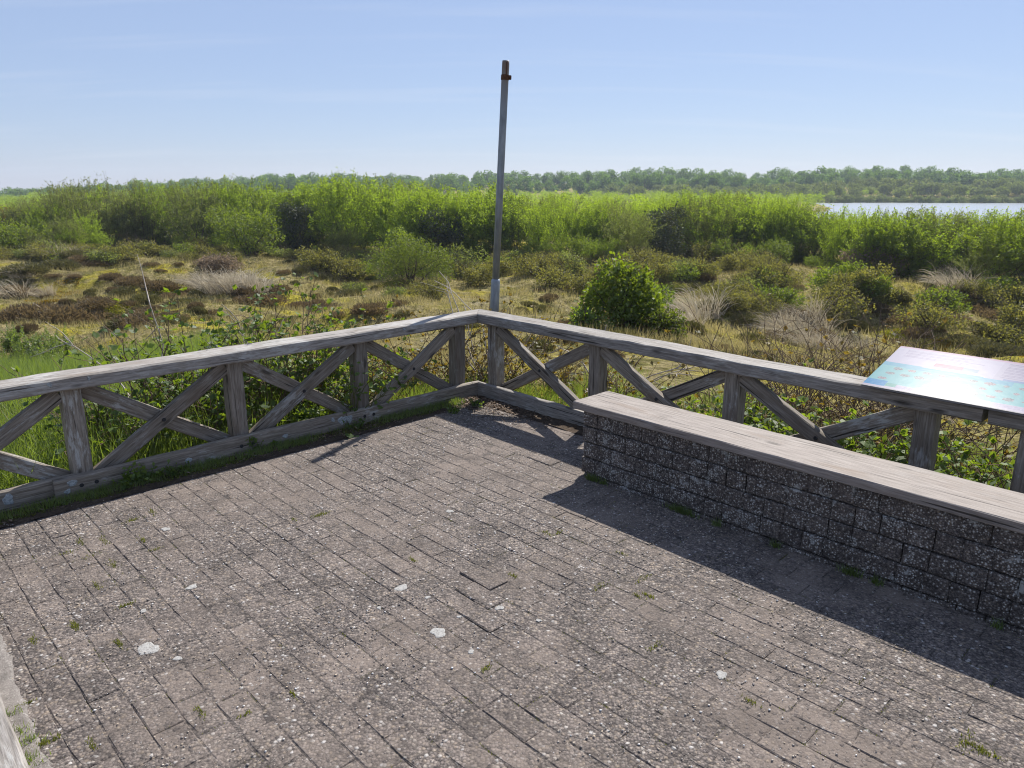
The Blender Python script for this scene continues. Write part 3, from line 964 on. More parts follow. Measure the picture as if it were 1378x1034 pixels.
PW, PD_, TILT = 1.24, 0.535, math.radians(14.0)
panel = thing('information_panel', 'tilted information panel with pale blue and lilac print glaring in the sun', 'information sign', W(3.195, -0.068, 0.722), ROT_R)
C = panel_print()
nv, nu = C.shape[:2]
uu, vv = np.meshgrid(np.linspace(0, PW, nu + 1), np.linspace(0, PD_, nv + 1))
pv = np.stack([uu, vv * math.cos(TILT), vv * math.sin(TILT) + .0125], -1).reshape(-1, 3)
ii = np.arange((nu + 1) * (nv + 1)).reshape(nv + 1, nu + 1)
pf = np.stack([ii[:-1, :-1], ii[:-1, 1:], ii[1:, 1:], ii[1:, :-1]], -1).reshape(-1, 4)
pm, pn_, pl_, po_ = new_mat('printed_panel')
pa = N(pn_, 'ShaderNodeAttribute', attribute_name='print')
pg = pn_.new('ShaderNodeNewGeometry')
pno = noise_tex(pn_, pl_, pg.outputs['Position'], 22, 4, .6)
pd = pn_.new('ShaderNodeBsdfDiffuse'); pl_.new(pa.outputs['Color'], pd.inputs[0])
pgl = N(pn_, 'ShaderNodeBsdfGlossy', in_Roughness=.25)
pgl.inputs[0].default_value = (1, 1, 1, 1)
pbm = N(pn_, 'ShaderNodeBump', in_Strength=.12, in_Distance=.002); pl_.new(pno, pbm.inputs['Height']); pl_.new(pbm.outputs[0], pgl.inputs['Normal'])
pmx = N(pn_, 'ShaderNodeMixShader', in_0=.0072)
pl_.new(pd.outputs[0], pmx.inputs[1]); pl_.new(pgl.outputs[0], pmx.inputs[2]); pl_.new(pmx.outputs[0], po_.inputs['Surface'])
me = make_mesh('printed_face', pv, pf, pm)
ca = me.attributes.new('print', 'FLOAT_COLOR', 'CORNER')
cc = np.repeat(np.concatenate([np.clip(C * .44, .01, .9), np.ones((nv, nu, 1))], -1).reshape(-1, 4), 4, axis=0)
ca.data.foreach_set('color', cc.astype(np.float32).ravel())
link('printed_face', me, panel)
bk, bkn, bkl, bko = new_mat('grey_panel_edge')
principled(bkn, bkl, bko, (.16, .16, .17), .5, spec=.4)
t = Matrix.Rotation(TILT, 4, 'X')
bd = [(0, 0, 0), (PW, 0, 0), (PW, PD_, 0), (0, PD_, 0), (0, 0, .0115), (PW, 0, .0115), (PW, PD_, .0115), (0, PD_, .0115)]
link('backing_board', make_mesh('backing_board', [tuple(t @ Vector(p)) for p in bd], [(3, 2, 1, 0), (4, 5, 6, 7), (0, 1, 5, 4), (1, 2, 6, 5), (2, 3, 7, 6), (3, 0, 4, 7)], bk), panel)
for u in (.12, PW - .18):
    sv = [(u, .10, -.014), (u + .06, .10, -.014), (u + .06, .24, -.014), (u, .24, -.014), (u, .10, .022), (u + .06, .10, .022), (u + .06, .24, .057), (u, .24, .057)]
    link('wedge_bracket', make_mesh('wedge_bracket', sv, [(3, 2, 1, 0), (4, 5, 6, 7), (0, 1, 5, 4), (1, 2, 6, 5), (2, 3, 7, 6), (3, 0, 4, 7)], bk), panel)

# ------------------------------------------------------------------ steel pole behind the corner
gm_, gn_, gl_, go_ = new_mat('galvanised_steel')
gt = gn_.new('ShaderNodeTexCoord')
gf_ = noise_tex(gn_, gl_, mapped(gn_, gl_, gt.outputs['Object'], (14, 14, 3.2)), 1.6, 6, .65)
gr_ = ramp(gn_, [(.3, (.15, .165, .19)), (.55, (.25, .275, .31)), (.75, (.36, .385, .42))]); gl_.new(gf_, gr_.inputs[0])
gz = gn_.new('ShaderNodeSeparateXYZ'); gl_.new(gt.outputs['Object'], gz.inputs[0])
gh = N(gn_, 'ShaderNodeMath', operation='MULTIPLY_ADD', in_1=.55); gl_.new(gf_, gh.inputs[0])
gs = N(gn_, 'ShaderNodeMapRange', in_1=2.3, in_2=3.25, in_3=0, in_4=.52); gl_.new(gz.outputs[2], gs.inputs[0]); gl_.new(gs.outputs[0], gh.inputs[2])
rr_ = ramp(gn_, [(.46, 0.0), (.72, .9)]); gl_.new(gh.outputs[0], rr_.inputs[0])
gc = mix(gn_, gl_, rr_.outputs[0], gr_.outputs[0], (.14, .085, .055))
principled(gn_, gl_, go_, gc, .5, gf_, .003, .3, spec=.5, metallic=.35)
rm_, rn_, rl_, ro_ = new_mat('rusty_steel')
rg_ = rn_.new('ShaderNodeTexCoord'); rf_ = noise_tex(rn_, rl_, rg_.outputs['Object'], 60, 5, .7)
rc_ = ramp(rn_, [(.3, (.045, .022, .015)), (.7, (.13, .06, .036))]); rl_.new(rf_, rc_.inputs[0])
principled(rn_, rl_, ro_, rc_.outputs[0], .9, rf_, .003, .6, spec=.2)


def tube(pts, rads, k=16, cap=True):
    pts = [Vector(p) for p in pts]; V = []; F = []
    prev = None
    for i, p in enumerate(pts):
        t = (pts[min(i + 1, len(pts) - 1)] - pts[max(i - 1, 0)]).normalized()
        a = Vector((1, 0, 0)) if abs(t.x) < .9 else Vector((0, 1, 0))
        x = (a - t * a.dot(t)).normalized(); y = t.cross(x)
        for j in range(k):
            th = 2 * math.pi * j / k
            V.append(p + (x * math.cos(th) + y * math.sin(th)) * rads[i])
    for i in range(len(pts) - 1):
        for j in range(k):
            F.append((i * k + j, i * k + (j + 1) % k, (i + 1) * k + (j + 1) % k, (i + 1) * k + j))
    if cap:
        F.append(tuple(range(k - 1, -1, -1))); F.append(tuple(range((len(pts) - 1) * k, len(pts) * k)))
    return V, F


PY = 7.02
PX = (663.5 - 689) / FPX * (PY * math.cos(PITCH) + .82 * math.sin(PITCH))
pole = thing('metal_pole', 'slightly leaning galvanised steel pole with a rusty clamp at its top', 'pole', (PX - .035, PY, -.25))
pole.rotation_euler = (0, math.radians(3.0), 0)
v, f = tube([(0, 0, 0), (0, 0, 1.12), (0, 0, 1.134), (0, 0, 1.148)], [.0435, .0435, .041, .036], 20)
link('sleeve', make_mesh('sleeve', v, f, gm_, smooth=True), pole)
v, f = tube([(0, 0, 1.13), (0, 0, 2.0), (0, 0, 3.05), (0, 0, 3.075)], [.0335, .033, .0325, .031], 20)
link('shaft', make_mesh('shaft', v, f, gm_, smooth=True), pole)
v, f = tube([(0, 0, 2.915), (0, 0, 2.919), (0, 0, 2.956), (0, 0, 2.96)], [.034, .037, .037, .034], 18)
clamp = link('clamp', make_mesh('clamp', v, f, rm_), pole)
v, f = tube([(.030, -.014, 2.937), (.054, -.014, 2.937), (.057, -.014, 2.937)], [.021, .021, .012], 6)
link('clamp_bolt', make_mesh('clamp_bolt', v, f, rm_), clamp)
v, f = tube([(.010, -.031, 2.96), (.010, -.032, 3.01), (.010, -.031, 3.06)], [.005, .007, .005], 6)
link('strap_end', make_mesh('strap_end', v, f, rm_), pole)

# ------------------------------------------------------------------ plants: generators
def leaf_quads(P, D, size, aspect=0.55, curl=0.0, nrm=None):
    """one pointed leaf (two triangles) per point: P base points, D leaf directions"""
    n = len(P)
    size = np.broadcast_to(np.asarray(size, float), (n,))
    D = D / (np.linalg.norm(D, axis=1, keepdims=True) + 1e-9)
    if nrm is None:
        nrm = rng.normal(size=(n, 3)) + [0, 0, .6]
    Sd = np.cross(D, nrm); Sd /= (np.linalg.norm(Sd, axis=1, keepdims=True) + 1e-9)
    Nn = np.cross(Sd, D)
    a = P; b = P + D * (size * .5)[:, None] + Sd * (size * aspect * .5)[:, None] + Nn * (size * curl)[:, None]
    c = P + D * size[:, None]; d = P + D * (size * .5)[:, None] - Sd * (size * aspect * .5)[:, None] + Nn * (size * curl)[:, None]
    return np.stack([a, b, c, d], 1).reshape(-1, 3)


def foliage_mesh(name, V, mats, tint, tubes=None):
    """leaf quads, plus stems as quads in the second material"""
    n = len(V) // 4
    F = np.arange(n * 4).reshape(n, 4)
    T = np.repeat(tint, 4)
    mi = np.zeros(n, int)
    if tubes is not None:
        tv, tf = tubes
        F = np.concatenate([F, tf + len(V)]); V = np.concatenate([V, tv]); T = np.concatenate([T, np.full(len(tv), .5)])
        mi = np.concatenate([mi, np.ones(len(tf), int)])
    return make_mesh(name, V, F, mats, {'tint': T}, midx=mi)


def stem_tubes(lines, r0, r1, k=3):
    """many thin stems: lines (m, s, 3)"""
    m, s = lines.shape[:2]
    T = np.gradient(lines, axis=1); T /= (np.linalg.norm(T, axis=2, keepdims=True) + 1e-9)
    a = np.array([.37, .81, .45]); X = np.cross(T, a); X /= (np.linalg.norm(X, axis=2, keepdims=True) + 1e-9); Y = np.cross(T, X)
    rad = np.linspace(1, 0, s)[None, :, None] * (np.asarray(r0).reshape(-1, 1, 1) - r1) + r1
    V = np.stack([lines + (X * math.cos(2 * math.pi * j / k) + Y * math.sin(2 * math.pi * j / k)) * rad for j in range(k)], 2)
    idx = np.arange(m * s * k).reshape(m, s, k)
    nx_ = np.roll(idx, -1, 2)
    F = np.stack([idx[:, :-1], nx_[:, :-1], nx_[:, 1:], idx[:, 1:]], -1).reshape(-1, 4)
    return V.reshape(-1, 3), F


def curve_lines(base, direc, length, seg, bend, droop=0.0, up=0.0):
    m = len(base); L = np.empty((m, seg + 1, 3)); L[:, 0] = base
    d = direc / np.linalg.norm(direc, axis=1, keepdims=True)
    for i in range(seg):
        d = d + rng.normal(0, bend, (m, 3)) + np.array([0, 0, up - droop * (i / seg)])
        d /= np.linalg.norm(d, axis=1, keepdims=True)
        L[:, i + 1] = L[:, i] + d * (np.asarray(length).reshape(-1, 1) / seg)
    return L


def on_lines(L, count, tmin=0.0, power=1.0):
    m, s = L.shape[:2]
    i = rng.integers(0, m, count); t = (tmin + (1 - tmin) * rng.random(count) ** power) * (s - 1)
    k = np.minimum(t.astype(int), s - 2); f = (t - k)[:, None]
    P = L[i, k] * (1 - f) + L[i, k + 1] * f
    T = L[i, k + 1] - L[i, k]
    return P, T / (np.linalg.norm(T, axis=1, keepdims=True) + 1e-9), i, t / (s - 1)


def sapling_shrub(h, width, stems, nleaf, leaf, seed_mats, upright=.25, twig=.42, tmin=.12, dome=.22):
    """upright many-stemmed willow: feathery shoots clothed in small leaves"""
    ang = rng.uniform(0, 6.28, stems); rad = width * .42 * np.sqrt(rng.random(stems))
    base = np.stack([rad * np.cos(ang), rad * np.sin(ang), np.full(stems, -.1)], -1)
    lean_ = np.stack([np.cos(ang), np.sin(ang), np.zeros(stems)], -1) * (upright * rng.random((stems, 1))) + np.array([0, 0, 1.0])
    hh = h * rng.uniform(.62, 1.0, stems) * (1 - dome * (rad / (width * .42)) ** 2)
    L = curve_lines(base, lean_, hh, 7, .07)
    # side shoots
    ns = stems * 7
    P, T, i, t = on_lines(L, ns, .06)
    d = T * (.9 - dome) + rng.normal(0, .55 + .3 * dome, (ns, 3)) + [0, 0, .25]
    L2 = curve_lines(P, d, twig * (1.25 - t) * rng.uniform(.6, 1.3, ns) * 1.7, 4, .12, up=.08)
    Pa, Ta, ia, ta = on_lines(L, nleaf // 3, .25)
    Pb, Tb, ib, tb = on_lines(L2, nleaf - nleaf // 3, .05)
    P = np.concatenate([Pa, Pb]); T = np.concatenate([Ta, Tb])
    P = P + rng.normal(0, .05, P.shape)
    d = T * .6 + rng.normal(0, .75, P.shape) + [0, 0, .1]
    shootint = rng.random(len(L2)); tint = np.concatenate([rng.random(len(Pa)) * .6 + .2, .55 * shootint[ib] + .45 * rng.random(len(Pb))])
    V = leaf_quads(P, d, leaf * rng.uniform(.6, 1.35, len(P)), .5)
    tv, tf = stem_tubes(L, .018, .005); tv2, tf2 = stem_tubes(L2, .006, .003)
    return foliage_mesh('shrub', V, seed_mats, tint, (np.concatenate([tv, tv2]), np.concatenate([tf, tf2 + len(tv)])))


def round_points(n, lobes, shell=.35):
    """points in a union of ellipsoid lobes, thick towards the outside"""
    i = rng.choice(len(lobes), n, p=np.array([l[3] * l[4] for l in lobes]) / sum(l[3] * l[4] for l in lobes))
    d = rng.normal(size=(n, 3)); d /= np.linalg.norm(d, axis=1, keepdims=True)
    r = 1 - shell * rng.random(n) ** 1.4
    Lb = np.array(lobes)
    return Lb[i, :3] + d * (Lb[i, 3:6] * r[:, None]), d, i


def crown_lobes(w, h, k, flat=.85, base=.12):
    """uneven heap of lobes filling w x h"""
    ox, oy = rng.uniform(-.12, .12, 2) * w
    out = [(ox, oy, h * .42, w * .30, w * .28, h * .40)]
    for j in range(int(k * 1.5)):
        a = rng.uniform(0, 6.28); rr = w * .5 * rng.uniform(.25, .88); zz = h * rng.uniform(base, .84) * (1 - .40 * (rr / (w * .5)) ** 2)
        s = rng.uniform(.08, .22) * w
        out.append((rr * math.cos(a) + ox * .5, rr * math.sin(a) + oy * .5, zz, s, s * rng.uniform(.7, 1.2), s * flat * rng.uniform(.6, 1.1)))
    return out


def round_bush(name, w, h, lobes, nleaf, leaf, mats, aspect=.62, shell=.45, stems=9, part=False, lb=None):
    lb = lb or crown_lobes(w, h, lobes)
    P, d, i = round_points(nleaf, lb, shell)
    ok = P[:, 2] > .03; P, d, i = P[ok], d[ok], i[ok]
    P = P + rng.normal(0, leaf * .8, P.shape)
    D = d * .6 + rng.normal(0, .7, P.shape) + [0, 0, .15]
    lt = rng.random(len(lb)); tint = np.clip(.45 * lt[i] + .55 * rng.random(len(P)), 0, 1)
    V = leaf_quads(P, D, leaf * rng.uniform(.55, 1.35, len(P)), aspect, nrm=d * .7 + rng.normal(0, .6, P.shape) + [0, 0, .5])
    base = rng.normal(0, .06 * w, (stems, 3)) * [1, 1, 0] + [0, 0, -.08]
    tg = np.array([lb[j % len(lb)][:3] for j in range(stems)])
    L = curve_lines(base, tg - base + [0, 0, .2], np.linalg.norm(tg - base, axis=1) * 1.1, 5, .1)
    P2, T2, _, t2 = on_lines(L, stems * 7, .25)
    L2 = curve_lines(P2, T2 * .5 + rng.normal(0, .8, P2.shape) + [0, 0, .2], np.full(len(P2), w * .3), 4, .18)
    P3, d3, i3 = round_points(int(26 + 14 * w), lb, .2); P3 = P3[P3[:, 2] > h * .15]
    L3 = curve_lines(P3, rng.normal(0, .5, P3.shape) + [0, 0, .9] + (P3 - [0, 0, h * .4]) / w, rng.uniform(.08, .24, len(P3)) * (.5 * h + .3), 4, .12)
    Pc, Tc, _, _ = on_lines(L3, nleaf // 7, .1)
    V = np.concatenate([V, leaf_quads(Pc, Tc * .5 + rng.normal(0, .7, Pc.shape), leaf * rng.uniform(.5, 1.2, len(Pc)), aspect)])
    tint = np.concatenate([tint, .4 + .6 * rng.random(len(Pc))])
    a, b, c3 = stem_tubes(L, .014 * w + .004, .005), stem_tubes(L2, .006, .003), stem_tubes(L3, .005, .002)
    tubes = (np.concatenate([a[0], b[0], c3[0]]), np.concatenate([a[1], b[1] + len(a[0]), c3[1] + len(a[0]) + len(b[0])]))
    if part:
        return (foliage_mesh('foliage', V, mats[:1], tint), make_mesh('stems', tubes[0], tubes[1], mats[1]))
    return foliage_mesh(name, V, mats, tint, tubes)


def heather_mesh(w, h, n, mats, leaf=.10):
    """low cushion of short stiff upright twigs"""
    lb = [(0, 0, 0, w * .40, w * .36, h * .85)]
    for j in range(4):
        a = rng.uniform(0, 6.28); rr = w * rng.uniform(.14, .30); lb.append((rr * math.cos(a), rr * math.sin(a), 0, w * rng.uniform(.18, .26), w * rng.uniform(.18, .26), h * rng.uniform(.55, .95)))
    P, d, i = round_points(n, lb, .30); P[:, 2] = np.abs(P[:, 2]); d[:, 2] = np.abs(d[:, 2])
    D = d * .8 + rng.normal(0, .35, P.shape) + [0, 0, .7]
    tint = np.clip(.25 + .35 * rng.random(len(P)) + .4 * (rng.random(len(lb))[i] - .3), 0, 1)
    V = leaf_quads(P - D * .02, D, leaf * rng.uniform(.6, 1.4, len(P)), .22)
    return foliage_mesh('heather', V, mats, tint)


def tuft_mesh(n, h, spread, mats, width=.006, droop=.34, seg=4, lean_=(0, 0)):
    ang = rng.uniform(0, 6.28, n); r = spread * .30 * np.sqrt(rng.random(n))
    base = np.stack([r * np.cos(ang), r * np.sin(ang), np.full(n, -.03)], -1)
    d = np.stack([np.cos(ang), np.sin(ang), np.zeros(n)], -1) * rng.uniform(.1, .8, (n, 1)) + [lean_[0], lean_[1], 1.0] + rng.normal(0, .12, (n, 3))
    L = curve_lines(base, d, h * rng.uniform(.5, 1.15, n), seg, .06, droop=droop)
    T = np.gradient(L, axis=1); a = rng.normal(size=(n, 1, 3)); Sd = np.cross(T, np.broadcast_to(a, T.shape)); Sd /= (np.linalg.norm(Sd, axis=2, keepdims=True) + 1e-9)
    wd = (width * np.linspace(1, .15, seg + 1))[None, :, None] * .5
    A, B = L + Sd * wd, L - Sd * wd
    V = np.stack([A, B], 2).reshape(-1, 3)
    ii = np.arange(n * (seg + 1) * 2).reshape(n, seg + 1, 2)
    F = np.stack([ii[:, :-1, 0], ii[:, :-1, 1], ii[:, 1:, 1], ii[:, 1:, 0]], -1).reshape(-1, 4)
    t = np.repeat(rng.random(n), (seg + 1) * 2)
    return V, F, t


def bramble_parts(w, d_, h, nstem, nleaf, leaf, leaf_mat, stem_mat, bare=.15, arch=.22, tmin=.2):
    """arching canes rooted along a strip w x d_, clothed in broad leaves"""
    base = np.stack([rng.uniform(-w / 2, w / 2, nstem), rng.uniform(-d_ / 2, d_ / 2, nstem), np.full(nstem, -.25)], -1)
    dr_ = rng.normal(0, .5, (nstem, 3)) * [1, .7, 0] + [0, 0, 1]
    L = curve_lines(base, dr_, h * rng.uniform(.8, 1.9, nstem), 8, .13, droop=arch)
    P, T, i, t = on_lines(L, nstem * 3, tmin + .05)
    L2 = curve_lines(P, T * .5 + rng.normal(0, .7, P.shape) + [0, 0, .25], h * rng.uniform(.2, .6, len(P)), 4, .16, droop=.06)
    nb = int(nstem * bare)
    A, Ta, ia, ta = on_lines(L, nleaf // 2, tmin); B, Tb, ib, tb = on_lines(L2, nleaf - nleaf // 2, .1)
    P = np.concatenate([A, B]); T = np.concatenate([Ta, Tb])
    k = np.concatenate([ia >= nb, np.ones(len(B), bool)]); P, T = P[k], T[k]
    c = P + rng.normal(0, .03, P.shape); out = rng.normal(0, .7, P.shape) + [0, 0, .15]
    # three leaflets per leaf
    tint0 = rng.random(len(P))
    Vs, ts = [], []
    for s in (-1, 0, 1):
        dd = out + np.cross(out, rng.normal(0, .25, out.shape) + [0, 0, 1]) * (.95 * s)
        Vs.append(leaf_quads(c, dd, leaf * rng.uniform(.6, 1.3, len(P)), .72, .06, nrm=rng.normal(0, .45, P.shape) + [0, 0, 1]))
        ts.append(np.clip(tint0 + rng.normal(0, .1, len(P)), 0, 1))
    a, b = stem_tubes(L, .0055, .0022, 4), stem_tubes(L2, .0032, .0015)
    tubes = (np.concatenate([a[0], b[0]]), np.concatenate([a[1], b[1] + len(a[0])]))
    return (foliage_mesh('foliage', np.concatenate(Vs), [leaf_mat], np.concatenate(ts)), make_mesh('stems', tubes[0], tubes[1], stem_mat))


def plant(name, label, cat, P, parts, rz=0, group=None, sc=1.0):
    root = thing(name, label, cat, P, rz, group)
    root.scale = (sc, sc, sc) if not hasattr(sc, '__len__') else sc
    for pn2, me in parts:
        o = link(pn2, me, root)
        if pn2 == 'stems': o['kind'] = 'stuff'
    return root


def single(name, label, cat, P, me, rz=0, group=None, sc=1.0):
    o = link(name, me, loc=tuple(map(float, P)), rot=(0, 0, rz))
    o.scale = (sc, sc, sc) if not hasattr(sc, '__len__') else tuple(sc)
    return tag(o, label, cat, group)


def where(px):
    for lim, t in ((40, 'at the far left'), (130, 'left of the bare-topped trees'), (215, 'under the bare-topped trees'), (290, 'left of the rounded bright bush'), (370, 'around the rounded bright bush'),
                   (450, 'beside the narrow dark bush'), (560, 'above the olive bush'), (650, 'just left of the steel pole'), (720, 'just right of the steel pole'), (800, 'above the large leafy bush'),
                   (870, 'left of the dark round bush'), (950, 'around the dark round bush'), (1030, 'right of the dark round bush'), (1095, 'left of the lake'), (1160, 'below the left end of the lake'),
                   (1230, 'above the brown twiggy bush'), (1310, 'above the information panel')):
        if px < lim: return t
    return 'at the right edge'


# ------------------------------------------------------------------ far woods
def far_tree_mesh(h, w, mats, n=1500, leaf=.55):
    lb = [(0, 0, h * .50, w * .36, w * .36, h * .40)]
    for j in range(16):
        a = rng.uniform(0, 6.28); rr = w * rng.uniform(.15, .50); s = w * rng.uniform(.10, .21)
        lb.append((rr * math.cos(a), rr * math.sin(a), h * rng.uniform(.08, .92) * (1 - .30 * rr / (w * .5)), s, s, s * .85))
    P, d, i = round_points(n, lb, .4)
    lt = rng.random(len(lb)); tint = np.clip(.5 * lt[i] + .5 * rng.random(n), 0, 1)
    V = leaf_quads(P, d * .6 + rng.normal(0, .7, P.shape), leaf * rng.uniform(.6, 1.4, n), .75, nrm=d + rng.normal(0, .5, P.shape))
    L = curve_lines(np.array([[0, 0, -.3]]), np.array([[0, 0, 1.]]), [h * .7], 4, .05)
    P2, T2, _, _ = on_lines(L, 6, .3)
    L2 = curve_lines(P2, rng.normal(0, .7, P2.shape) + [0, 0, .8], np.full(6, w * .4), 4, .1)
    a, b = stem_tubes(L, .22, .08, 5), stem_tubes(L2, .09, .03)
    return foliage_mesh('far_tree', V, mats, tint, (np.concatenate([a[0], b[0]]), np.concatenate([a[1], b[1] + len(a[0])])))


far_me = [far_tree_mesh(7.8, rng.uniform(6.5, 9.5), [M['far'], M['twig']], 2000, .5) for _ in range(5)]
shore_me = [far_tree_mesh(5.2, 6.2, [M['far_light'], M['twig']], 1500, .42) for _ in range(4)]
cnt = 0
for rank, (D0, D1) in enumerate(((292, 312), (335, 355), (380, 410))):
    px = -60 + rank * 7
    while px < 1440:
        D = rng.uniform(D0, D1); x = (px - 689) / FPX * D
        z = float(terrain(x, D))
        me = far_me[rng.integers(5)]
        s = rng.uniform(.72, 1.10)
        single('far_tree', 'dark rounded ' + ('front', 'middle', 'rear')[rank] + ' tree of the far horizon wood, ' + where(px), 'tree', (x, D, z - .3), me, rng.uniform(0, 6.28), 'trees of the far horizon wood', (s * 1.05, s * 1.05, s))
        cnt += 1
        px += rng.uniform(12, 22)
for rank, D in enumerate((246.5, 256, 266, 284)):
    px = 960 + rank * 8 - 60 * rank
    while px < 1440:
        x = (px - 689) / FPX * D; DD = D - .02 * x - 2.5 * math.sin(x / 11.0) + (rng.uniform(-1, 2) if rank == 0 else rng.uniform(-4, 4)); x = (px - 689) / FPX * DD
        if rank == 0 and px > 1096 or lake_mask(np.array(x), np.array(DD)) < .15:
            s = rng.uniform(.62, 1.1) * (.62 if rank == 0 else 1)
            single('shore_tree', ('low bush at the far water line, ' if rank == 0 else 'grey-green tree on the far lake shore, ') + where(px), 'tree', (x, DD, max(float(terrain(x, DD)), -3.5) - .3), shore_me[rng.integers(4)], rng.uniform(0, 6.28), 'trees of the far lake shore', s)
        px += rng.uniform(7, 11) if rank == 0 else rng.uniform(15, 24)

def mound_shrub(h, w, shoots, nleaf, leaf, mats, up=.6, outw=.6, length=.6, lobes=6):
    """many-stemmed willow: a rounded, lumpy crown of fine leafy shoots"""
    lb = [(0, 0, h * .42, w * .40, w * .40, h * .44)]
    for j in range(lobes):
        a = rng.uniform(0, 6.28); rr = w * rng.uniform(.12, .36)
        lb.append((rr * math.cos(a), rr * math.sin(a), h * rng.uniform(.25, .66), w * rng.uniform(.14, .24), w * rng.uniform(.14, .24), h * rng.uniform(.14, .26)))
    P, d, i = round_points(shoots, lb, .55)
    P[:, 2] = np.where(P[:, 2] < .1, rng.uniform(.1, h * .4, shoots), P[:, 2])
    lt = rng.random(len(lb))
    L2 = curve_lines(P, d * outw + [0, 0, up] + rng.normal(0, .3, P.shape), length * rng.uniform(.5, 1.3, shoots), 4, .10, up=.05)
    base = rng.normal(0, w * .09, (9, 3)) * [1, 1, 0] + [0, 0, -.1]
    tg = P[rng.integers(0, shoots, 9)]
    L = curve_lines(base, tg - base, np.linalg.norm(tg - base, axis=1), 6, .06)
    Pl, Tl, il, tl = on_lines(L2, nleaf, .0, .8)
    Pl = Pl + rng.normal(0, leaf * .5, Pl.shape)
    st = rng.random(shoots)
    tint = np.clip(.30 * lt[i][il] + .55 * st[il] + .15 * rng.random(nleaf), 0, 1)
    V = leaf_quads(Pl, Tl * .5 + rng.normal(0, .75, Pl.shape), leaf * rng.uniform(.55, 1.35, nleaf), .55)
    a, b = stem_tubes(L, .022, .008), stem_tubes(L2, .006, .003)
    return foliage_mesh('shrub', V, mats, tint, (np.concatenate([a[0], b[0]]), np.concatenate([a[1], b[1] + len(a[0])])))


# ------------------------------------------------------------------ willow thicket across the valley
wil = [mound_shrub(3.8, rng.uniform(3.0, 4.2), 330, 11000, .080, [M['willow'], M['stem']], .7, .7, .62, 7) for _ in range(6)]
wil_u = [mound_shrub(3.8, rng.uniform(2.8, 3.6), 330, 10500, .077, [M['willow'], M['stem']], 1.1, .35, .85, 6) for _ in range(5)]
wil_s = [mound_shrub(2.7, rng.uniform(2.2, 2.8), 260, 9500, .064, [M['willow'], M['stem']], 1.1, .3, .7, 5) for _ in range(4)]
wil_g = [mound_shrub(3.7, rng.uniform(3.2, 4.0), 330, 10000, .078, [M['willow_grey'], M['twig']], .8, .6, .7, 6) for _ in range(3)]
wil_b = [mound_shrub(3.6, rng.uniform(2.8, 3.8), 260, 9000, .10, [M['bush'], M['twig']], .5, .8, .45, 8) for _ in range(3)]
bare_t = [sapling_shrub(5.2, 3.6, 26, 1500, .10, [M['willow_grey'], M['twig']], .34, .8) for _ in range(2)]


def eye_top(D):                              # tops stay close to the sight line to the horizon
    return 1.75 + (250.5 - 250) / FPX * D


edge_px = [-80, 0, 120, 280, 420, 560, 640, 760, 900, 1000, 1090, 1160, 1230, 1378, 1460]
edge_py = [338, 335, 333, 332, 332, 336, 342, 345, 346, 350, 358, 367, 377, 375, 374]
top_px = [-80, 0, 60, 130, 250, 330, 420, 520, 620, 700, 800, 900, 1000, 1060, 1100, 1160, 1250, 1378, 1460]
top_py = [285, 290, 272, 251, 247, 237, 247, 229, 256, 258, 260, 262, 258, 262, 274, 277, 271, 274, 276]
n_w = 0


for rank in range(3):
    px = -70 + rank * 13
    while px < 1450:
        py = np.interp(px, edge_px, edge_py) - rank * 5.0
        P = pix(px, py)
        mpp = scale_at(P)
        want = (P[2] + 0) + 0
        htop = (py - (np.interp(px, top_px, top_py) - 2 + 5 * rank * 0)) * mpp * (rng.uniform(.92, 1.34) if px < 650 else rng.uniform(.80, 1.18) if px < 1050 else rng.uniform(.93, 1.06))
        htop = np.clip(htop, 1.6, 5.0)
        grey = rng.random() < (.55 if px < 210 else .10)
        leafy = not grey and rng.random() < .16
        if leafy: me, h0 = wil_b[rng.integers(3)], 4.0
        elif grey: me, h0 = wil_g[rng.integers(3)], 4.3
        elif htop < 3.0: me, h0 = wil_s[rng.integers(4)], 3.15
        else: me, h0 = (wil_u[rng.integers(5)] if rng.random() < (.6 if px > 650 else .2) else wil[rng.integers(6)]), 4.4
        s = htop / h0
        if px < 210 and rank == 0: s *= .75
        lab = ('grey-green' if grey else 'fresh green' if leafy else 'bright yellow-green') + (' willow shrub fronting the thicket ', ' second-row willow shrub ', ' third-row willow shrub ')[rank] + where(px)
        single('willow_shrub', lab, 'shrub', P, me, rng.uniform(0, 6.28), 'willow shrubs of the thicket ' + where(px), (s * rng.uniform(.95, 1.25), s * rng.uniform(.95, 1.25), s))
        n_w += 1
        px += rng.uniform(26, 40) if rank else rng.uniform(30, 46)
thin = [mound_shrub(3.8, 3.6, 120, 1300, .20, [M['willow'], M['stem']], .7, .6, .7, 6) for _ in range(3)]
thin_raw = []
for me in thin:
    n_ = len(me.vertices); co = np.empty(n_ * 3); me.vertices.foreach_get('co', co); tt = np.empty(n_); me.attributes['tint'].data.foreach_get('value', tt)
    fl = len(me.polygons); fv = np.empty(fl * 4, int); me.loops.foreach_get('vertex_index', fv); fm_ = np.empty(fl, int); me.polygons.foreach_get('material_index', fm_)
    fv = fv.reshape(-1, 4)[fm_ == 0]; k_ = fv.max() + 1
    thin_raw.append((co.reshape(-1, 3)[:k_], tt[:k_]))
fv_, ft_ = [], []
px = -70
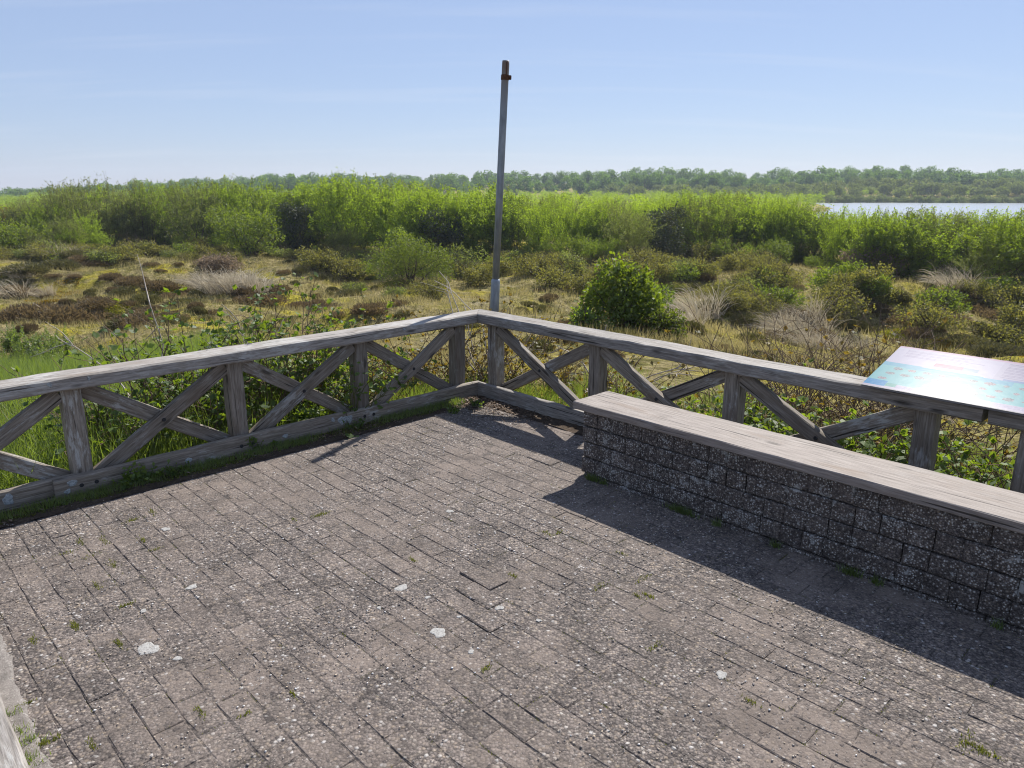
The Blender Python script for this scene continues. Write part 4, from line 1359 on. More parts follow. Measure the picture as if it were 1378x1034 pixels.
while px < 1450:
    P = pix(px, np.interp(px, edge_px, edge_py) + rng.uniform(-1, 5))
    u = rng.random(); hh = rng.uniform(1.0, 2.2) * (.8 if px > 1050 else 1)
    me, h0, kind = (wil_b[rng.integers(3)], 4.0, 'fresh green') if u < .4 else (wil[rng.integers(6)], 4.4, 'yellow-green') if u < .75 else (wil_g[rng.integers(3)], 4.3, 'grey-green')
    s = hh / h0
    single('low_willow', f'low {kind} bush at the thicket foot ' + where(px), 'shrub', P - [0, 0, .1], me, rng.uniform(0, 6.28), 'low bushes at the foot of the thicket', (s * rng.uniform(1.1, 1.6), s * rng.uniform(1.1, 1.5), s))
    px += rng.uniform(22, 44)
D = 52.0
while D < 292:
    wpx = 2.7 / D * FPX * 1.05
    px = -60 + rng.uniform(0, wpx)
    while px < 1440:
        DD = D + rng.uniform(-2, 2); x = (px - 689) / FPX * DD
        if float(lake_mask(np.array(x), np.array(DD))) < .05 and not (px > 1085 and DD < 105):
            z = float(terrain(x, DD))
            h = eye_top(DD) - (.0 if DD < 90 else .8) - z - rng.uniform(-.2, 1.3)
            h = np.clip(h, 2.2, 5.2)
            if px < 60: h *= .8
            if DD < 72:
                me, h0 = (wil_g[rng.integers(3)], 4.3) if rng.random() < (.45 if px < 240 else .15) else ((wil + wil_u)[rng.integers(11)], 4.4)
                lab = f'willow shrub deep in the thicket, {where(px)}'
                single('willow_shrub', lab, 'shrub', (x, DD, z), me, rng.uniform(0, 6.28), 'willow shrubs deeper in the thicket', (h / h0 * 1.15, h / h0 * 1.15, h / h0))
                n_w += 1
            else:
                co, tt = thin_raw[rng.integers(3)]; s = h / 4.4; a = rng.uniform(0, 6.28); ca_, sa_ = math.cos(a), math.sin(a)
                q = np.stack([(co[:, 0] * ca_ - co[:, 1] * sa_) * s * 1.2 + x, (co[:, 0] * sa_ + co[:, 1] * ca_) * s * 1.2 + DD, co[:, 2] * s + z], -1)
                fv_.append(q); ft_.append(np.clip(tt * .7 + rng.random() * .3, 0, 1))
        px += wpx * rng.uniform(1.0, 1.6)
    D *= 1.13
fv_ = np.concatenate(fv_); ft_ = np.concatenate(ft_)
tag(link('far_thicket', make_mesh('far_thicket', fv_, np.arange(len(fv_)).reshape(-1, 4), M['willow'], {'tint': ft_})), 'pale green willow scrub reaching back to the woods and the lake', 'scrub', kind='stuff')
# bare-topped trees on the left
for (px, top, wh) in ((110, 238, 'second of five'), (140, 232, 'middle of five'), (168, 231, 'fourth of five'), (196, 236, 'rightmost of five'), (80, 246, 'leftmost of five')):
    P = pix(px, 327); mpp = scale_at(P)
    single('bare_topped_tree', 'thin grey tree with bare twigs above the left thicket, ' + wh, 'tree', P, bare_t[rng.integers(2)], rng.uniform(0, 6.28), 'bare-topped trees above the left thicket', (327 - top) * mpp / 5.0)

# single bushes with a look of their own (photo base pixel, width, height in photo pixels)
def bush_at(name, label, px, py, wpx, hpx, kind, nleaf, leaf, lobes=9, group=None, part=True, shell=.5, stem='twig', custom=None):
    P = pix(px, py); m = scale_at(P)
    w, h = wpx * m, hpx * m
    fo, st = round_bush('bush', w, h, lobes, nleaf, leaf, [M[kind], M[stem]], shell=shell, part=True, lb=None if custom is None else [(a * w, b * w, c * h, d * w, e * w, f_ * h) for a, b, c, d, e, f_ in custom])
    return plant(name, label, 'bush', P - [0, 0, .03], [('foliage', fo), ('stems', st)], group=group)


bush_at('round_bush', 'rounded bright green bush at the front edge of the left thicket', 338, 341, 98, 74, 'bush', 7500, .10, 11)
bush_at('dark_bush', 'narrow dark evergreen bush standing in the left thicket', 402, 337, 52, 84, 'dark', 5000, .09, 7)
bush_at('dark_bush', 'broad dark bush below the yellow-green crown just left of the steel pole', 598, 338, 92, 72, 'dark', 6000, .10, 9)
bush_at('dark_bush', 'dark round bush with a rusty top right of the steel pole', 893, 352, 72, 90, 'dark', 6500, .085, 8)
P = pix(893, 351); m = scale_at(P)
bush_at('rusty_bush', 'small rusty orange bush showing above the dark round bush', 900, 350, 44, 92, 'rust', 2200, .08, 5)
bush_at('rusty_bush', 'rusty brown bush at the far left edge of the thicket', 8, 328, 66, 64, 'rust', 4000, .10, 7)
bush_at('dark_bush', 'dark bush tucked behind the rusty one at the far left', 30, 330, 40, 56, 'dark', 2600, .10, 6)
bush_at('green_bush', 'olive green bush on the heath left of the steel pole', 552, 382, 112, 76, 'olive_bush', 11000, .065, 14, shell=.6)
bush_at('green_bush', 'smaller green bush behind the olive bush left of the pole', 530, 362, 66, 60, 'bush', 3500, .085, 7)
bush_at('green_bush', 'pale green young bush at the left end of the thicket edge', 26, 338, 76, 52, 'bush', 4200, .09, 8)
bush_at('bramble_bush', 'large leafy bush on the slope just right of the steel pole', 836, 440, 116, 98, 'bush', 4600, .068, 12, shell=.8,
        custom=[(-.10, 0, .68, .17, .17, .22), (.07, 0, .52, .21, .22, .27), (-.24, 0, .42, .16, .2, .24), (.27, 0, .30, .17, .2, .22), (-.36, .05, .17, .12, .15, .15), (0, .1, .86, .09, .1, .12), (.38, 0, .15, .11, .14, .13), (-.02, -.12, .28, .26, .22, .26), (.14, -.05, .74, .08, .1, .1), (-.2, .05, .80, .06, .08, .09), (.24, .04, .58, .13, .14, .16), (-.33, -.02, .46, .11, .12, .14), (.36, -.05, .36, .09, .1, .12), (-.42, 0, .28, .07, .09, .1)])
bush_at('bramble_bush', 'low leafy bush spilling beside the large one right of the pole', 862, 428, 62, 64, 'bramble', 2600, .052, 7)
bush_at('bramble_bush', 'small leafy sprawl at the left foot of the large leafy bush', 790, 446, 56, 34, 'bramble', 1200, .05, 6)
bush_at('bramble_bush', 'small leafy sprawl at the right foot of the large leafy bush', 884, 448, 70, 40, 'olive_bush', 1500, .05, 7)
bush_at('twiggy_bush', 'bare brown twiggy bush on the heath in front of the right thicket', 1168, 372, 74, 52, 'brown_twig', 4600, .085, 7)
bush_at('green_bush', 'low bright green bush beside the twiggy brown one', 1122, 392, 78, 46, 'bush', 4200, .07, 8)
bush_at('green_bush', 'low yellow-green bush at the right end of the heath', 1360, 408, 82, 38, 'bush', 3600, .06, 7)
bush_at('green_bush', 'spreading yellow-green bush in front of the right thicket', 1178, 400, 66, 32, 'bush', 2600, .06, 6)
bush_at('twiggy_bush', 'reddish brown twiggy bush on the heath left of the olive bush', 297, 368, 64, 28, 'brown_twig', 3200, .09, 6)
bush_at('grey_bush', 'grey leafless bush right behind the steel pole', 612, 365, 84, 44, 'willow_grey', 3000, .07, 8)
bush_at('grey_bush', 'grey-green bush between the pole and the large leafy bush', 765, 372, 46, 40, 'willow_grey', 2000, .07, 6)

# low creeping willow over the heath
low_me = [round_bush('low_shrub', rng.uniform(1.5, 2.1), rng.uniform(.55, .8), 8, 2600, .062, [M['olive'], M['twig']], shell=.6) for _ in range(5)]
low_g = [round_bush('low_shrub', 1.6, .6, 8, 2400, .058, [M['bush'], M['twig']], shell=.6) for _ in range(2)]
low_d = [round_bush('low_shrub', 1.6, .62, 8, 2400, .062, [M['willow_grey'], M['twig']], shell=.6) for _ in range(2)]
zones = [((400, 1080), (346, 372), 60), ((620, 1080), (366, 400), 26), ((-30, 480), (334, 352), 48), ((1080, 1400), (392, 420), 9), ((900, 1100), (380, 420), 7), ((1240, 1400), (408, 470), 3), ((430, 640), (370, 400), 7)]
for (pa_, pb_), (qa, qb), cnt_ in zones:
    for _ in range(cnt_):
        px, py = rng.uniform(pa_, pb_), rng.uniform(qa, qb)
        P = pix(px, py); u = rng.random()
        me = low_me[rng.integers(5)] if u < .62 else low_g[rng.integers(2)] if u < .78 else low_d[rng.integers(2)]
        kind = 'olive' if u < .62 else 'greener' if u < .78 else 'grey-green'
        side = where(px)
        lab = f'low {kind} creeping willow on the {"far" if py < 368 else "near"} heath {side}'
        single('creeping_willow', lab, 'shrub', P - [0, 0, .05], me, rng.uniform(0, 6.28), f'{kind} creeping willows {side}', rng.uniform(.6, 1.3))

# heather cushions
hea = [heather_mesh(1.25, .42, 2600, [M['heather']]) for _ in range(4)]
hea_g = [heather_mesh(1.25, .45, 2600, [M['heather_green']]) for _ in range(3)]
hlist = [(130, 410, 58, 0), (165, 398, 40, 1), (60, 428, 92, 0), (105, 432, 70, 0), (190, 436, 74, 0), (200, 424, 60, 0), (252, 412, 60, 1), (178, 382, 42, 0), (215, 388, 52, 0), (196, 408, 44, 1),
         (345, 408, 62, 0), (404, 414, 40, 0), (440, 418, 56, 0), (500, 420, 46, 0), (230, 436, 60, 1), (20, 428, 60, 0), (36, 366, 60, 1), (80, 362, 54, 1), (110, 352, 40, 0), (60, 346, 60, 1), (100, 348, 38, 1),
         (235, 402, 36, 0), (270, 396, 34, 1), (168, 440, 60, 1), (330, 396, 40, 0), (20, 396, 44, 0), (130, 358, 40, 0), (150, 375, 36, 0), (470, 398, 40, 1), (376, 392, 38, 0),
         (962, 416, 46, 1), (985, 398, 44, 0), (1052, 388, 42, 1), (1004, 404, 40, 0), (1130, 402, 40, 0), (1100, 456, 48, 0), (1070, 428, 50, 0), (1140, 462, 50, 1), (1212, 432, 56, 0), (1180, 418, 40, 0),
         (1265, 430, 66, 0), (1320, 420, 60, 0), (1350, 428, 60, 0), (1375, 434, 40, 1), (1300, 400, 40, 0), (1235, 452, 40, 0), (1300, 462, 70, 1), (1345, 478, 80, 1), (1378, 462, 60, 1), (1330, 450, 60, 1),
         (930, 392, 50, 1), (880, 400, 44, 1), (1150, 440, 46, 1), (905, 424, 40, 0), (1000, 436, 46, 1), (1252, 412, 40, 1), (1060, 408, 44, 0), (945, 376, 36, 0), (1340, 404, 36, 0), (1205, 404, 40, 1)]
for (px, py, wp, g) in hlist:
    P = pix(px, py); s = wp * scale_at(P) / 1.05
    side = ('on the far heath ' if py < 400 else 'on the near heath ') + where(px)
    lab = f'rounded {"olive" if g else "dark"} brown heather cushion {side}'
    single('heather', lab, 'heather', P - [0, 0, .03], (hea_g if g else hea)[rng.integers(3)], rng.uniform(0, 6.28), f'{"olive" if g else "dark"} heather cushions {side}', (s, s, s * (rng.uniform(.45, .62) if wp > 54 else rng.uniform(.6, .9))))
for _ in range(230):
    px, py = (rng.uniform(-30, 640), rng.uniform(340, 446)) if rng.random() < .5 else (rng.uniform(700, 1400), rng.uniform(365, 490))
    P = pix(px, py); g = rng.integers(2)
    side = ('on the far heath ' if py < 400 else 'on the near heath ') + where(px)
    lab = f'small {"olive" if g else "dark"} heather sprig patch {side}'
    single('heather', lab, 'heather', P - [0, 0, .05], (hea_g if g else hea)[rng.integers(3)], rng.uniform(0, 6.28), f'small {"olive" if g else "dark"} heather patches {side}', (rng.uniform(.3, .7), rng.uniform(.3, .7), rng.uniform(.25, .55)))

# marram grass tufts
mar = []
for k in range(4):
    v, f, t = tuft_mesh(300, .85, 1.5, None, .017, .55, 6, (-.45, .05))
    mar.append(make_mesh('marram', v, f, M['marram'], {'tint': t}))
for (px, py, wp) in [(940, 424, 70), (1058, 452, 66), (1090, 446, 60), (1045, 440, 44), (1082, 426, 50), (1118, 470, 40), (1260, 384, 54), (1285, 388, 50), (1245, 378, 40), (300, 392, 54), (318, 390, 52), (280, 388, 44), (345, 392, 44),
                     (330, 384, 40), (20, 400, 44), (60, 398, 30), (72, 350, 34), (95, 346, 28), (920, 440, 60), (1350, 412, 40), (1095, 468, 44), (265, 384, 36), (1075, 462, 52), (30, 372, 30), (862, 410, 50), (1160, 472, 40)]:
    P = pix(px, py); s = wp * scale_at(P) / 1.0
    side = where(px)
    single('marram_tuft', f'bleached straw tuft of marram grass on the heath {side}', 'grass tuft', P, mar[rng.integers(4)], rng.uniform(-.8, .8), f'marram tufts {side}', (s, s, s * .85))

# ------------------------------------------------------------------ grass over the ground (uncountable)
def blades(name, P, h, width, mat, label, cat='grass', droop=.3, seg=2):
    n = len(P); ang = rng.uniform(0, 6.28, n)
    h = np.broadcast_to(np.asarray(h, float), (n,))
    d = np.stack([np.cos(ang), np.sin(ang), np.zeros(n)], -1) * rng.uniform(.05, .7, (n, 1)) + [0, 0, 1.0]
    L = curve_lines(P, d, h * rng.uniform(.5, 1.2, n), seg, .08, droop=droop)
    T = np.gradient(L, axis=1); a = rng.normal(size=(n, 1, 3)) * [1, 1, .3]; Sd = np.cross(T, np.broadcast_to(a, T.shape)); Sd /= (np.linalg.norm(Sd, axis=2, keepdims=True) + 1e-9)
    wd = (np.broadcast_to(np.asarray(width, float), (n,))[:, None] * np.linspace(1, .1, seg + 1)[None])[..., None] * .5
    V = np.stack([L + Sd * wd, L - Sd * wd], 2).reshape(-1, 3)
    ii = np.arange(n * (seg + 1) * 2).reshape(n, seg + 1, 2)
    F = np.stack([ii[:, :-1, 0], ii[:, :-1, 1], ii[:, 1:, 1], ii[:, 1:, 0]], -1).reshape(-1, 4)
    t = np.repeat(rng.random(n), (seg + 1) * 2)
    o = link(name, make_mesh(name, V, F, mat, {'tint': t}))
    return tag(o, label, cat, kind='stuff')


def clump_field(xr, yr, n, scale, thr, seed, cond=None):
    X = rng.uniform(*xr, n); Y = rng.uniform(*yr, n)
    if cond is not None:
        k = cond(X, Y); X, Y = X[k], Y[k]
    f = np.array([noise.noise(Vector((x * scale, y * scale, seed))) for x, y in zip(X, Y)])
    k = f + rng.normal(0, .15, len(f)) > thr
    X, Y = X[k], Y[k]
    return np.stack([X, Y, terrain(X, Y) - .01], -1)


def rn_points(r0, r1, n0, n1, n, scale, thr, seed):
    r, nn = rng.uniform(r0, r1, n), rng.uniform(n0, n1, n)
    f = np.array([noise.noise(Vector((a * scale, b * scale, seed))) for a, b in zip(r, nn)])
    k = f + rng.normal(0, .15, n) > thr
    q = CO[None] + DR * r[k][:, None] + NB * nn[k][:, None]
    return np.concatenate([q, (terrain(q[:, 0], q[:, 1]) - .01)[:, None]], -1)


G1 = np.concatenate([rn_points(-2.4, -.16, -6.0, -1.9, 30000, .9, -.45, 2), rn_points(-2.2, -.16, -2.0, .5, 9000, 1.2, -.05, 2), rn_points(-.3, 4.2, .24, 2.2, 14000, 1.0, .0, 4)])
blades('grass', G1, .20, .0055, M['grass'], 'fresh green grass growing just outside the fences')
gcond = lambda X, Y: (lambda r, n: (np.maximum(-r, n) > .25))(*to_rn(X, Y)) & (X < -(.31 + .02 * (Y - 5)) * Y + rng.normal(0, .35, len(X))) & (X > -.82 * Y - .4)
G2 = clump_field((-10, -1), (4, 12.5), 120000, .8, -.5, 5, gcond)
blades('grass', G2, .40, .008, M['grass'], 'lush green grass on the slope beyond the left end of the fence')
G3 = np.concatenate([rn_points(-9, -1.2, -11.0, 2.0, 22000, .6, .0, 6), rn_points(-2.5, 9, 1.0, 7.0, 22000, .6, .0, 7)])
blades('dry_grass', G3, .24, .007, M['dry_grass'], 'dry straw-coloured grass on the slopes beyond the fences')
out = lambda X, Y: (lambda r, n: (np.maximum(-r, n) > 4.0) & (np.abs(X) < .78 * Y + 1))(*to_rn(X, Y))
G4 = clump_field((-26, 26), (9, 42), 260000, .45, -.12, 8, out)
blades('dry_grass', G4, .20, .013, M['dry_grass'], 'short dry grass scattered over the whole heath')
G5 = clump_field((-26, 26), (9, 42), 130000, .5, .10, 9, out)
blades('heath_growth', G5, .17, .018, M['heather_green'], 'low brownish ground growth scattered over the whole heath', 'ground cover')
G6 = clump_field((-26, 26), (9, 42), 80000, .5, .20, 12, out)
blades('moss', G6, .05, .03, M['moss'], 'yellow-green moss patches on the open heath', 'moss')

M['moss_bright'] = leaf_material('bright_moss', (.22, .22, .012), (.46, .42, .02), (.3, .3, .02), .2, .01)
M['moss_orange'] = leaf_material('orange_moss', (.24, .16, .015), (.46, .30, .03), (.3, .2, .02), .2, .01)
for (px, py, wp, hp, mt, lab) in [(84, 398, 52, 18, 'moss_orange', 'patch of orange-yellow moss among the heather beyond the left fence'), (150, 418, 46, 13, 'moss_bright', 'patch of bright yellow moss between two heather cushions beyond the left fence'),
                                  (62, 406, 30, 9, 'moss_orange', 'small orange moss patch left of the big orange one'), (225, 388, 34, 8, 'moss_bright', 'thin yellow-green moss streak behind the heather on the left'),
                                  (1185, 452, 60, 20, 'moss_bright', 'yellow mossy patch above the information panel'), (1250, 470, 50, 12, 'moss_orange', 'orange tinged moss patch right behind the information panel')]:
    P = pix(px, py); m = scale_at(P); n_ = 2600
    a = rng.uniform(0, 6.28, n_); rr = np.sqrt(rng.random(n_)) * (1 + .25 * np.sin(3 * a + 1) + .2 * np.sin(5 * a))
    X = P[0] + rr * np.cos(a) * wp * m * .5; Y = P[1] + rr * np.sin(a) * hp * m * 2.4
    Q = np.stack([X, Y, terrain(X, Y) + .01], -1)
    V = leaf_quads(Q, rng.normal(0, 1, Q.shape) * [1, 1, .35] + [0, 0, .35], .055 * rng.uniform(.5, 1.3, n_), .8)
    tag(link('moss_patch', foliage_mesh('moss_patch', V, [M[mt]], rng.random(n_))), lab, 'moss')

# ------------------------------------------------------------------ plants close to the fence
def strip(r, n, w, d_, h, ns, nl, leaf, lm_, sm_, label, name='bramble', bare=.15, rz=ROT_R, arch=.22, z=None, tmin=.2):
    q = W(r, n); q[2] = float(terrain(q[0], q[1])) if z is None else z
    fo, st = bramble_parts(w, d_, h, ns, nl, leaf, M[lm_], M[sm_], bare, arch, tmin)
    return plant(name, label, 'bramble', q, [('foliage', fo), ('stems', st)], rz)


RL = ROT_R + math.pi / 2
strip(-.86, -1.62, 1.25, .55, .74, 240, 4600, .046, 'bramble', 'bare', 'dense dark bramble behind the middle of the left fence', rz=RL, tmin=.45)
strip(-.95, -2.35, .75, .5, .62, 120, 2400, .046, 'bramble', 'bare', 'bramble topped with green leaves behind the left fence, left of the dense one', rz=RL, bare=.3)
strip(-.60, -.75, .9, .5, .42, 70, 800, .042, 'autumn', 'bare', 'thin bramble with bare brown canes near the fence corner on the left', rz=RL, bare=.6)
strip(-.75, .55, 1.3, .7, .68, 80, 1700, .040, 'autumn', 'bare', 'bramble with orange-tinged leaves behind the corner left of the pole', rz=.2, bare=.35)
strip(.35, 1.05, 1.1, .6, .55, 60, 700, .040, 'autumn', 'bare', 'sparse reddening bramble just right of the steel pole', rz=ROT_R, bare=.55)
strip(1.75, .75, .9, .5, .36, 60, 1300, .044, 'bramble', 'bare', 'low bright bramble behind the right fence near the corner')
strip(2.45, .62, .9, .55, .46, 90, 1900, .048, 'bramble', 'bare', 'leafy bramble behind the second brace of the right fence')
strip(3.25, .60, .9, .6, .50, 110, 2200, .048, 'bramble', 'bare', 'leafy bramble behind the right fence below the information panel')
strip(4.10, .62, .9, .6, .48, 110, 2200, .048, 'bramble', 'bare', 'leafy bramble behind the fence at the right edge')
strip(2.2, 1.75, 1.7, .8, .80, 170, 700, .040, 'autumn', 'bare', 'tangle of bare brown stems beyond the right fence', name='dead_bramble', bare=.85)
strip(3.0, 1.65, 1.1, .7, .66, 90, 700, .042, 'autumn', 'bare', 'half-bare rusty bramble beyond the right fence near the panel', name='dead_bramble', bare=.7)


def dead_canes(label, P, n, length, spread, rz=0, mat='pale_twig', up=.8):
    base = rng.normal(0, .006, (n, 3)) * [1, 1, 0] + [0, 0, -.05]
    d = rng.normal(0, .6, (n, 3)) * [1, .6, 0] + [0, 0, up]
    L = curve_lines(base, d, length * rng.uniform(.5, 1.2, n), 9, .16, droop=.16)
    P2, T2, _, _ = on_lines(L, n * 2, .3); L2 = curve_lines(P2, T2 + rng.normal(0, .6, P2.shape), length * rng.uniform(.12, .35, len(P2)), 5, .15)
    a, b = stem_tubes(L, .0085, .0035, 5), stem_tubes(L2, .005, .002, 4)
    me = make_mesh('dead_canes', np.concatenate([a[0], b[0]]), np.concatenate([a[1], b[1] + len(a[0])]), M[mat])
    return single('dead_canes', label, 'dead branches', P, me, rz)


def pr3(r, n): q = W(r, n); q[2] = float(terrain(q[0], q[1])); return q


dead_canes('pale dead canes arching above the left fence rail', pr3(-1.45, -2.15), 7, 1.35, .8)
dead_canes('bleached dead canes standing between the left bramble and the corner', pr3(-1.75, -1.2), 6, 1.3, .8)
dead_canes('bleached dead branches leaning beside the steel pole on its left', pr3(-.75, .75), 8, 1.25, .7)
dead_canes('grey dead stems beside the foot of the steel pole on its right', pr3(.45, 1.15), 7, 1.0, .6)
dead_canes('pale dead stems on the grass beyond the far left end of the fence', pr3(-3.4, -4.4), 6, 1.0, .8)
dead_canes('thin dead stems in front of the information panel', pr3(2.95, .9), 6, .8, .6, mat='bare')

# young green plants on the left slope
yg = []
for k in range(3):
    n = 16
    base = rng.normal(0, .10, (n, 3)) * [1, 1, 0]
    L = curve_lines(base, rng.normal(0, .35, (n, 3)) * [1, 1, 0] + [0, 0, 1], .62 * rng.uniform(.6, 1.1, n), 6, .06)
    P, T, i, t = on_lines(L, 1700, .1)
    d = rng.normal(0, 1, P.shape) * [1, 1, .35] + [0, 0, .35]
    V = leaf_quads(P, d, .095 * (1.25 - t) * rng.uniform(.7, 1.2, len(P)), .34)
    yg.append((foliage_mesh('foliage', V, [M['grass']], .35 + .6 * rng.random(len(P))), make_mesh('stems', *stem_tubes(L, .004, .002), M['stem'])))
for k, (px, py, wh) in enumerate([(30, 500, 'the middle one'), (66, 492, 'the right-hand one'), (8, 505, 'the leftmost one'), (92, 506, 'the rightmost low one'), (48, 478, 'the rearmost one'), (20, 472, 'rear left one'), (78, 478, 'rear right one')]):
    fo, st = yg[k % 3]
    plant('young_plant', 'feathery light green young plant beyond the far left of the fence, ' + wh, 'plant', pix(px, py), [('foliage', fo), ('stems', st)], rng.uniform(0, 6), 'feathery young plants beyond the left fence', rng.uniform(1.0, 1.4))

# weeds on the terrace side of the left fence
wd = []
for k in range(3):
    n = 12
    base = rng.normal(0, .035, (n, 3)) * [1, 1, 0]
    L = curve_lines(base, rng.normal(0, .6, (n, 3)) * [1, 1, 0] + [0, 0, 1], .13 * rng.uniform(.6, 1.2, n), 4, .12)
    P, T, i, t = on_lines(L, 170, .1)
    V = leaf_quads(P, rng.normal(0, 1, P.shape) + [0, 0, .2], .030 * rng.uniform(.6, 1.3, len(P)), .7)
    wd.append((foliage_mesh('foliage', V, [M['bramble']], rng.random(len(P))), make_mesh('stems', *stem_tubes(L, .002, .001), M['stem'])))
for k, (px, py, s, lab) in enumerate([(175, 655, 1.25, 'dark green weed against the left base board near its overlap'), (200, 648, 1.1, 'second dark green weed against the left base board near its overlap'), (345, 604, 1.1, 'weed growing at the base board below the third post'),
                                      (412, 575, 1.9, 'tall weed climbing the left fence beside the white lichen'), (428, 572, 1.5, 'leafy weed just left of the white lichen blotch'), (236, 640, .8, 'small weed along the left base board'), (640, 548, .8, 'pale weed in the fence corner'),
                                      (610, 556, .7, 'low weed just left of the fence corner'), (480, 578, .8, 'weed on the moss right of the white lichen')]):
    P = ground_hit(px, py); fo, st = wd[k % 3]; s *= .82
    plant('weed', lab, 'weed', P, [('foliage', fo), ('stems', st)], rng.uniform(0, 6), None, s)
# climber on post
q = PL(left_posts[1] + .05, .05, .36)
fo, st = bramble_parts(.22, .1, .25, 8, 90, .038, M['bramble'], M['stem'], 0, .1)
plant('climber', 'green climber hanging on the post of the left fence second from the corner', 'climber', (q.x, q.y, q.z), [('foliage', fo), ('stems', st)], RL)


def turf(name, r0, r1, n0, n1, n, h, w_, mat, label, thr, sc, seed, cat='grass', z=.004):
    r, nn = rng.uniform(r0, r1, n), rng.uniform(n0, n1, n)
    f = np.array([noise.noise(Vector((a * sc, b * sc, seed))) for a, b in zip(r, nn)])
    k = f + rng.normal(0, .12, n) > thr
    q = CO[None] + DR * r[k][:, None] + NB * nn[k][:, None]
    return blades(name, np.concatenate([q, np.full((k.sum(), 1), z)], -1), h, w_, mat, label, cat)


turf('verge_grass', .0, .13, -4.4, -.25, 9000, .045, .004, M['grass'], 'mossy grass strip along the inside foot of the left fence', -.15, 3, 3)
turf('verge_moss', .0, .16, -4.4, -.35, 9000, .012, .006, M['moss'], 'green moss along the inside foot of the left fence', -.1, 4, 5, 'moss')

# moss and grass in the paving joints
pts = []
for (px, py, nn_, sp) in [(100, 843, 40, .016), (160, 867, 34, .014), (152, 760, 20, .02), (108, 730, 20, .02), (120, 750, 20, .02), (170, 815, 26, .012), (193, 728, 20, .016), (432, 693, 60, .02), (735, 718, 22, .014), (690, 775, 20, .012),
                          (805, 790, 24, .015), (872, 802, 26, .012), (130, 790, 18, .016), (880, 870, 16, .016), (655, 900, 16, .012), (556, 754, 18, .01), (752, 718, 18, .012), (1320, 1010, 70, .022), (1300, 1000, 30, .02), (1010, 945, 22, .012),
                          (395, 700, 14, .01), (860, 803, 20, .01), (868, 778, 18, .016), (835, 745, 14, .01), (270, 958, 22, .014), (330, 962, 14, .012), (395, 935, 14, .01), (124, 1002, 22, .012), (45, 862, 22, .014), (30, 950, 40, .012), (62, 1000, 40, .014),
                          (180, 700, 30, .02), (205, 690, 24, .016), (90, 745, 20, .02), (140, 728, 24, .02), (210, 740, 18, .012)]:
    q = ground_hit(px, py)
    k = nn_ * 2
    along = rng.normal(0, sp * 1.5, k); acr = rng.normal(0, sp * .45, k)
    if rng.random() < .4: along, acr = acr, along
    pts.append(np.stack([q[0] + along * DR[0] + acr * NB[0], q[1] + along * DR[1] + acr * NB[1], np.full(k, -.001)], -1))
blades('joint_moss', np.concatenate(pts), .014, .004, M['moss'], 'tiny tufts of moss and grass in the paving joints', 'moss')
# thin growth along random joints
rr, nn2 = [], []
for _ in range(420):
    d, r, n, kind = random.choice(vis)
    L_ = rng.uniform(.02, .09); k = int(L_ * 260)
    if rng.random() < .7: rr.append(r + rng.uniform(-.1, .1) + rng.uniform(-L_ / 2, L_ / 2, k)); nn2.append(np.full(k, n + .0541) + rng.normal(0, .0022, k))
    else: rr.append(np.full(k, r + .1073) + rng.normal(0, .0022, k)); nn2.append(n + rng.uniform(-.05, .05, k))
rr, nn2 = np.concatenate(rr), np.concatenate(nn2)
q = CO[None] + DR * rr[:, None] + NB * nn2[:, None]
blades('joint_growth', np.concatenate([q, np.full((len(q), 1), -.006)], -1), .010, .003, M['moss'], 'sparse yellowish moss threads in the paving joints', 'moss')
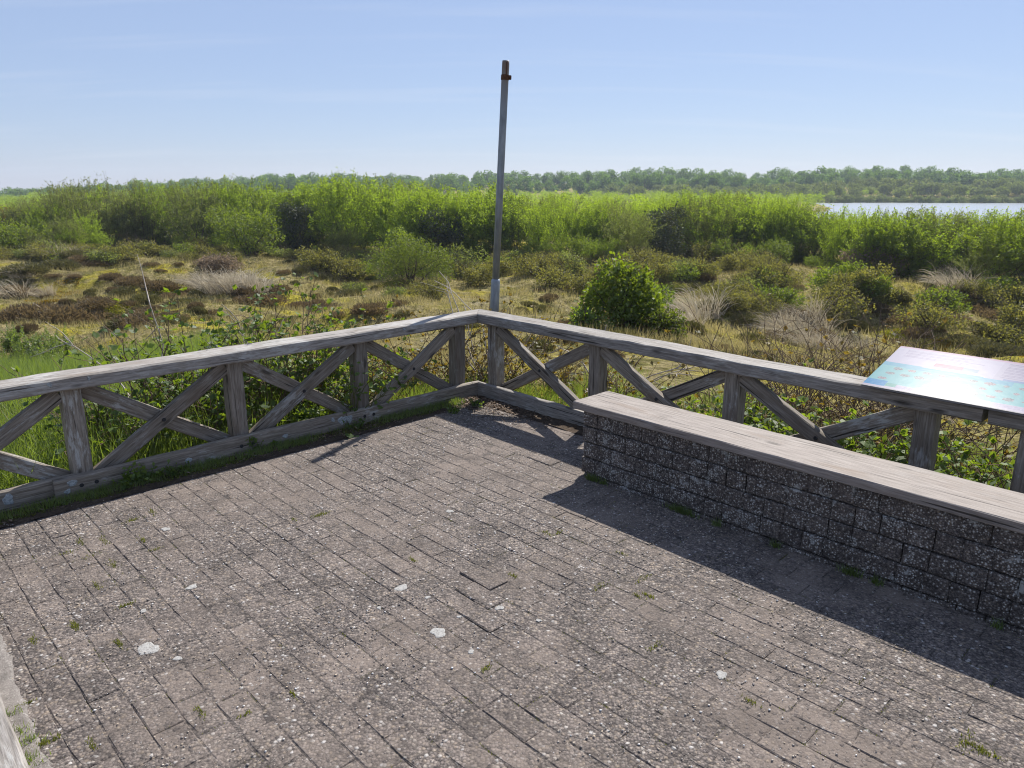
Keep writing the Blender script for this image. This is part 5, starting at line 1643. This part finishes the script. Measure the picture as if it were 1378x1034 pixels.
# edging and bench foot grass
pts = []
for (px, py, k, sp) in [(36, 1000, 70, .024), (30, 985, 30, .018), (16, 962, 30, .016), (42, 1024, 60, .024)]:
    q = ground_hit(px, py); pts.append(np.stack([q[0] + rng.normal(0, sp, k), q[1] + rng.normal(0, sp * .6, k), np.full(k, .002)], -1))
blades('grass', np.concatenate(pts), .03, .0035, M['grass'], 'grass tufts growing beside the low timber edging at the lower left')
pts = []
for (r, L_, k) in [(1.93, .05, 200), (2.02, .03, 60), (2.58, .09, 320), (2.80, .03, 70), (3.13, .03, 60), (3.50, .05, 140), (3.62, .03, 80), (4.1, .03, 50)]:
    a = r + rng.normal(0, L_ * .5, k); b = -.752 + rng.normal(0, .010, k)
    q = CO[None] + DR * a[:, None] + NB * b[:, None]; pts.append(np.concatenate([q, np.zeros((k, 1))], -1))
blades('grass', np.concatenate(pts), .045, .0035, M['grass'], 'little grass tufts along the foot of the bench wall')

# leaf litter in the fence corner and dry stalks along the left fence
k = 1300
a, b = np.abs(rng.normal(0, .42, k)) + .03, -np.abs(rng.normal(0, .16, k)) - .05
a2, b2 = np.abs(rng.normal(0, .07, 500)) + .05, -rng.uniform(.2, 3.8, 500)
a, b = np.concatenate([a, a2]), np.concatenate([b, b2])
q = CO[None] + DR * a[:, None] + NB * b[:, None]
P = np.concatenate([q, (.006 + .012 * rng.random(len(a)))[:, None]], -1)
V = leaf_quads(P, rng.normal(0, 1, P.shape) * [1, 1, .2], .026 * rng.uniform(.4, 1.3, len(P)), .4, .1, nrm=rng.normal(0, .3, P.shape) + [0, 0, 1])
M['litter'] = leaf_material('dead_leaf', (.05, .032, .02), (.24, .165, .11), (.2, .13, .08), .15, .03)
tag(link('leaf_litter', foliage_mesh('leaf_litter', V, [M['litter']], rng.random(len(P)))), 'brown leaf litter lying in the corner of the fence', 'leaf litter', kind='stuff')
for k, (px, py, a, L_, lab) in enumerate([(205, 638, .5, .20, 'dry grass stalk on the soil by the left fence overlap'), (290, 694, .3, .12, 'dry stalk lying on the paving in front of the left fence'), (318, 612, -.2, .16, 'dry stalk at the foot of the left fence below the third post'),
                                          (207, 690, 1.9, .07, 'small broken twig lying on the pavers at the left'), (365, 598, .35, .2, 'thin dry stalk on the soil right of the third post'), (655, 548, 0.05, .16, 'dry straw lying in the fence corner')]):
    q = ground_hit(px, py)
    L = curve_lines(np.array([[0, 0, .004]]), np.array([[math.cos(a), math.sin(a), .05]]), [L_], 6, .07, droop=.03)
    L[..., 2] = np.clip(L[..., 2], .003, .02)
    v, f = stem_tubes(L, .0022, .001, 5)
    single('dry_stalk', lab, 'twig', q, make_mesh('dry_stalk', v, f, M['pale_twig']))
print('shrubs', n_w, 'objects', len(S.objects), 'visible pavers', len(vis))
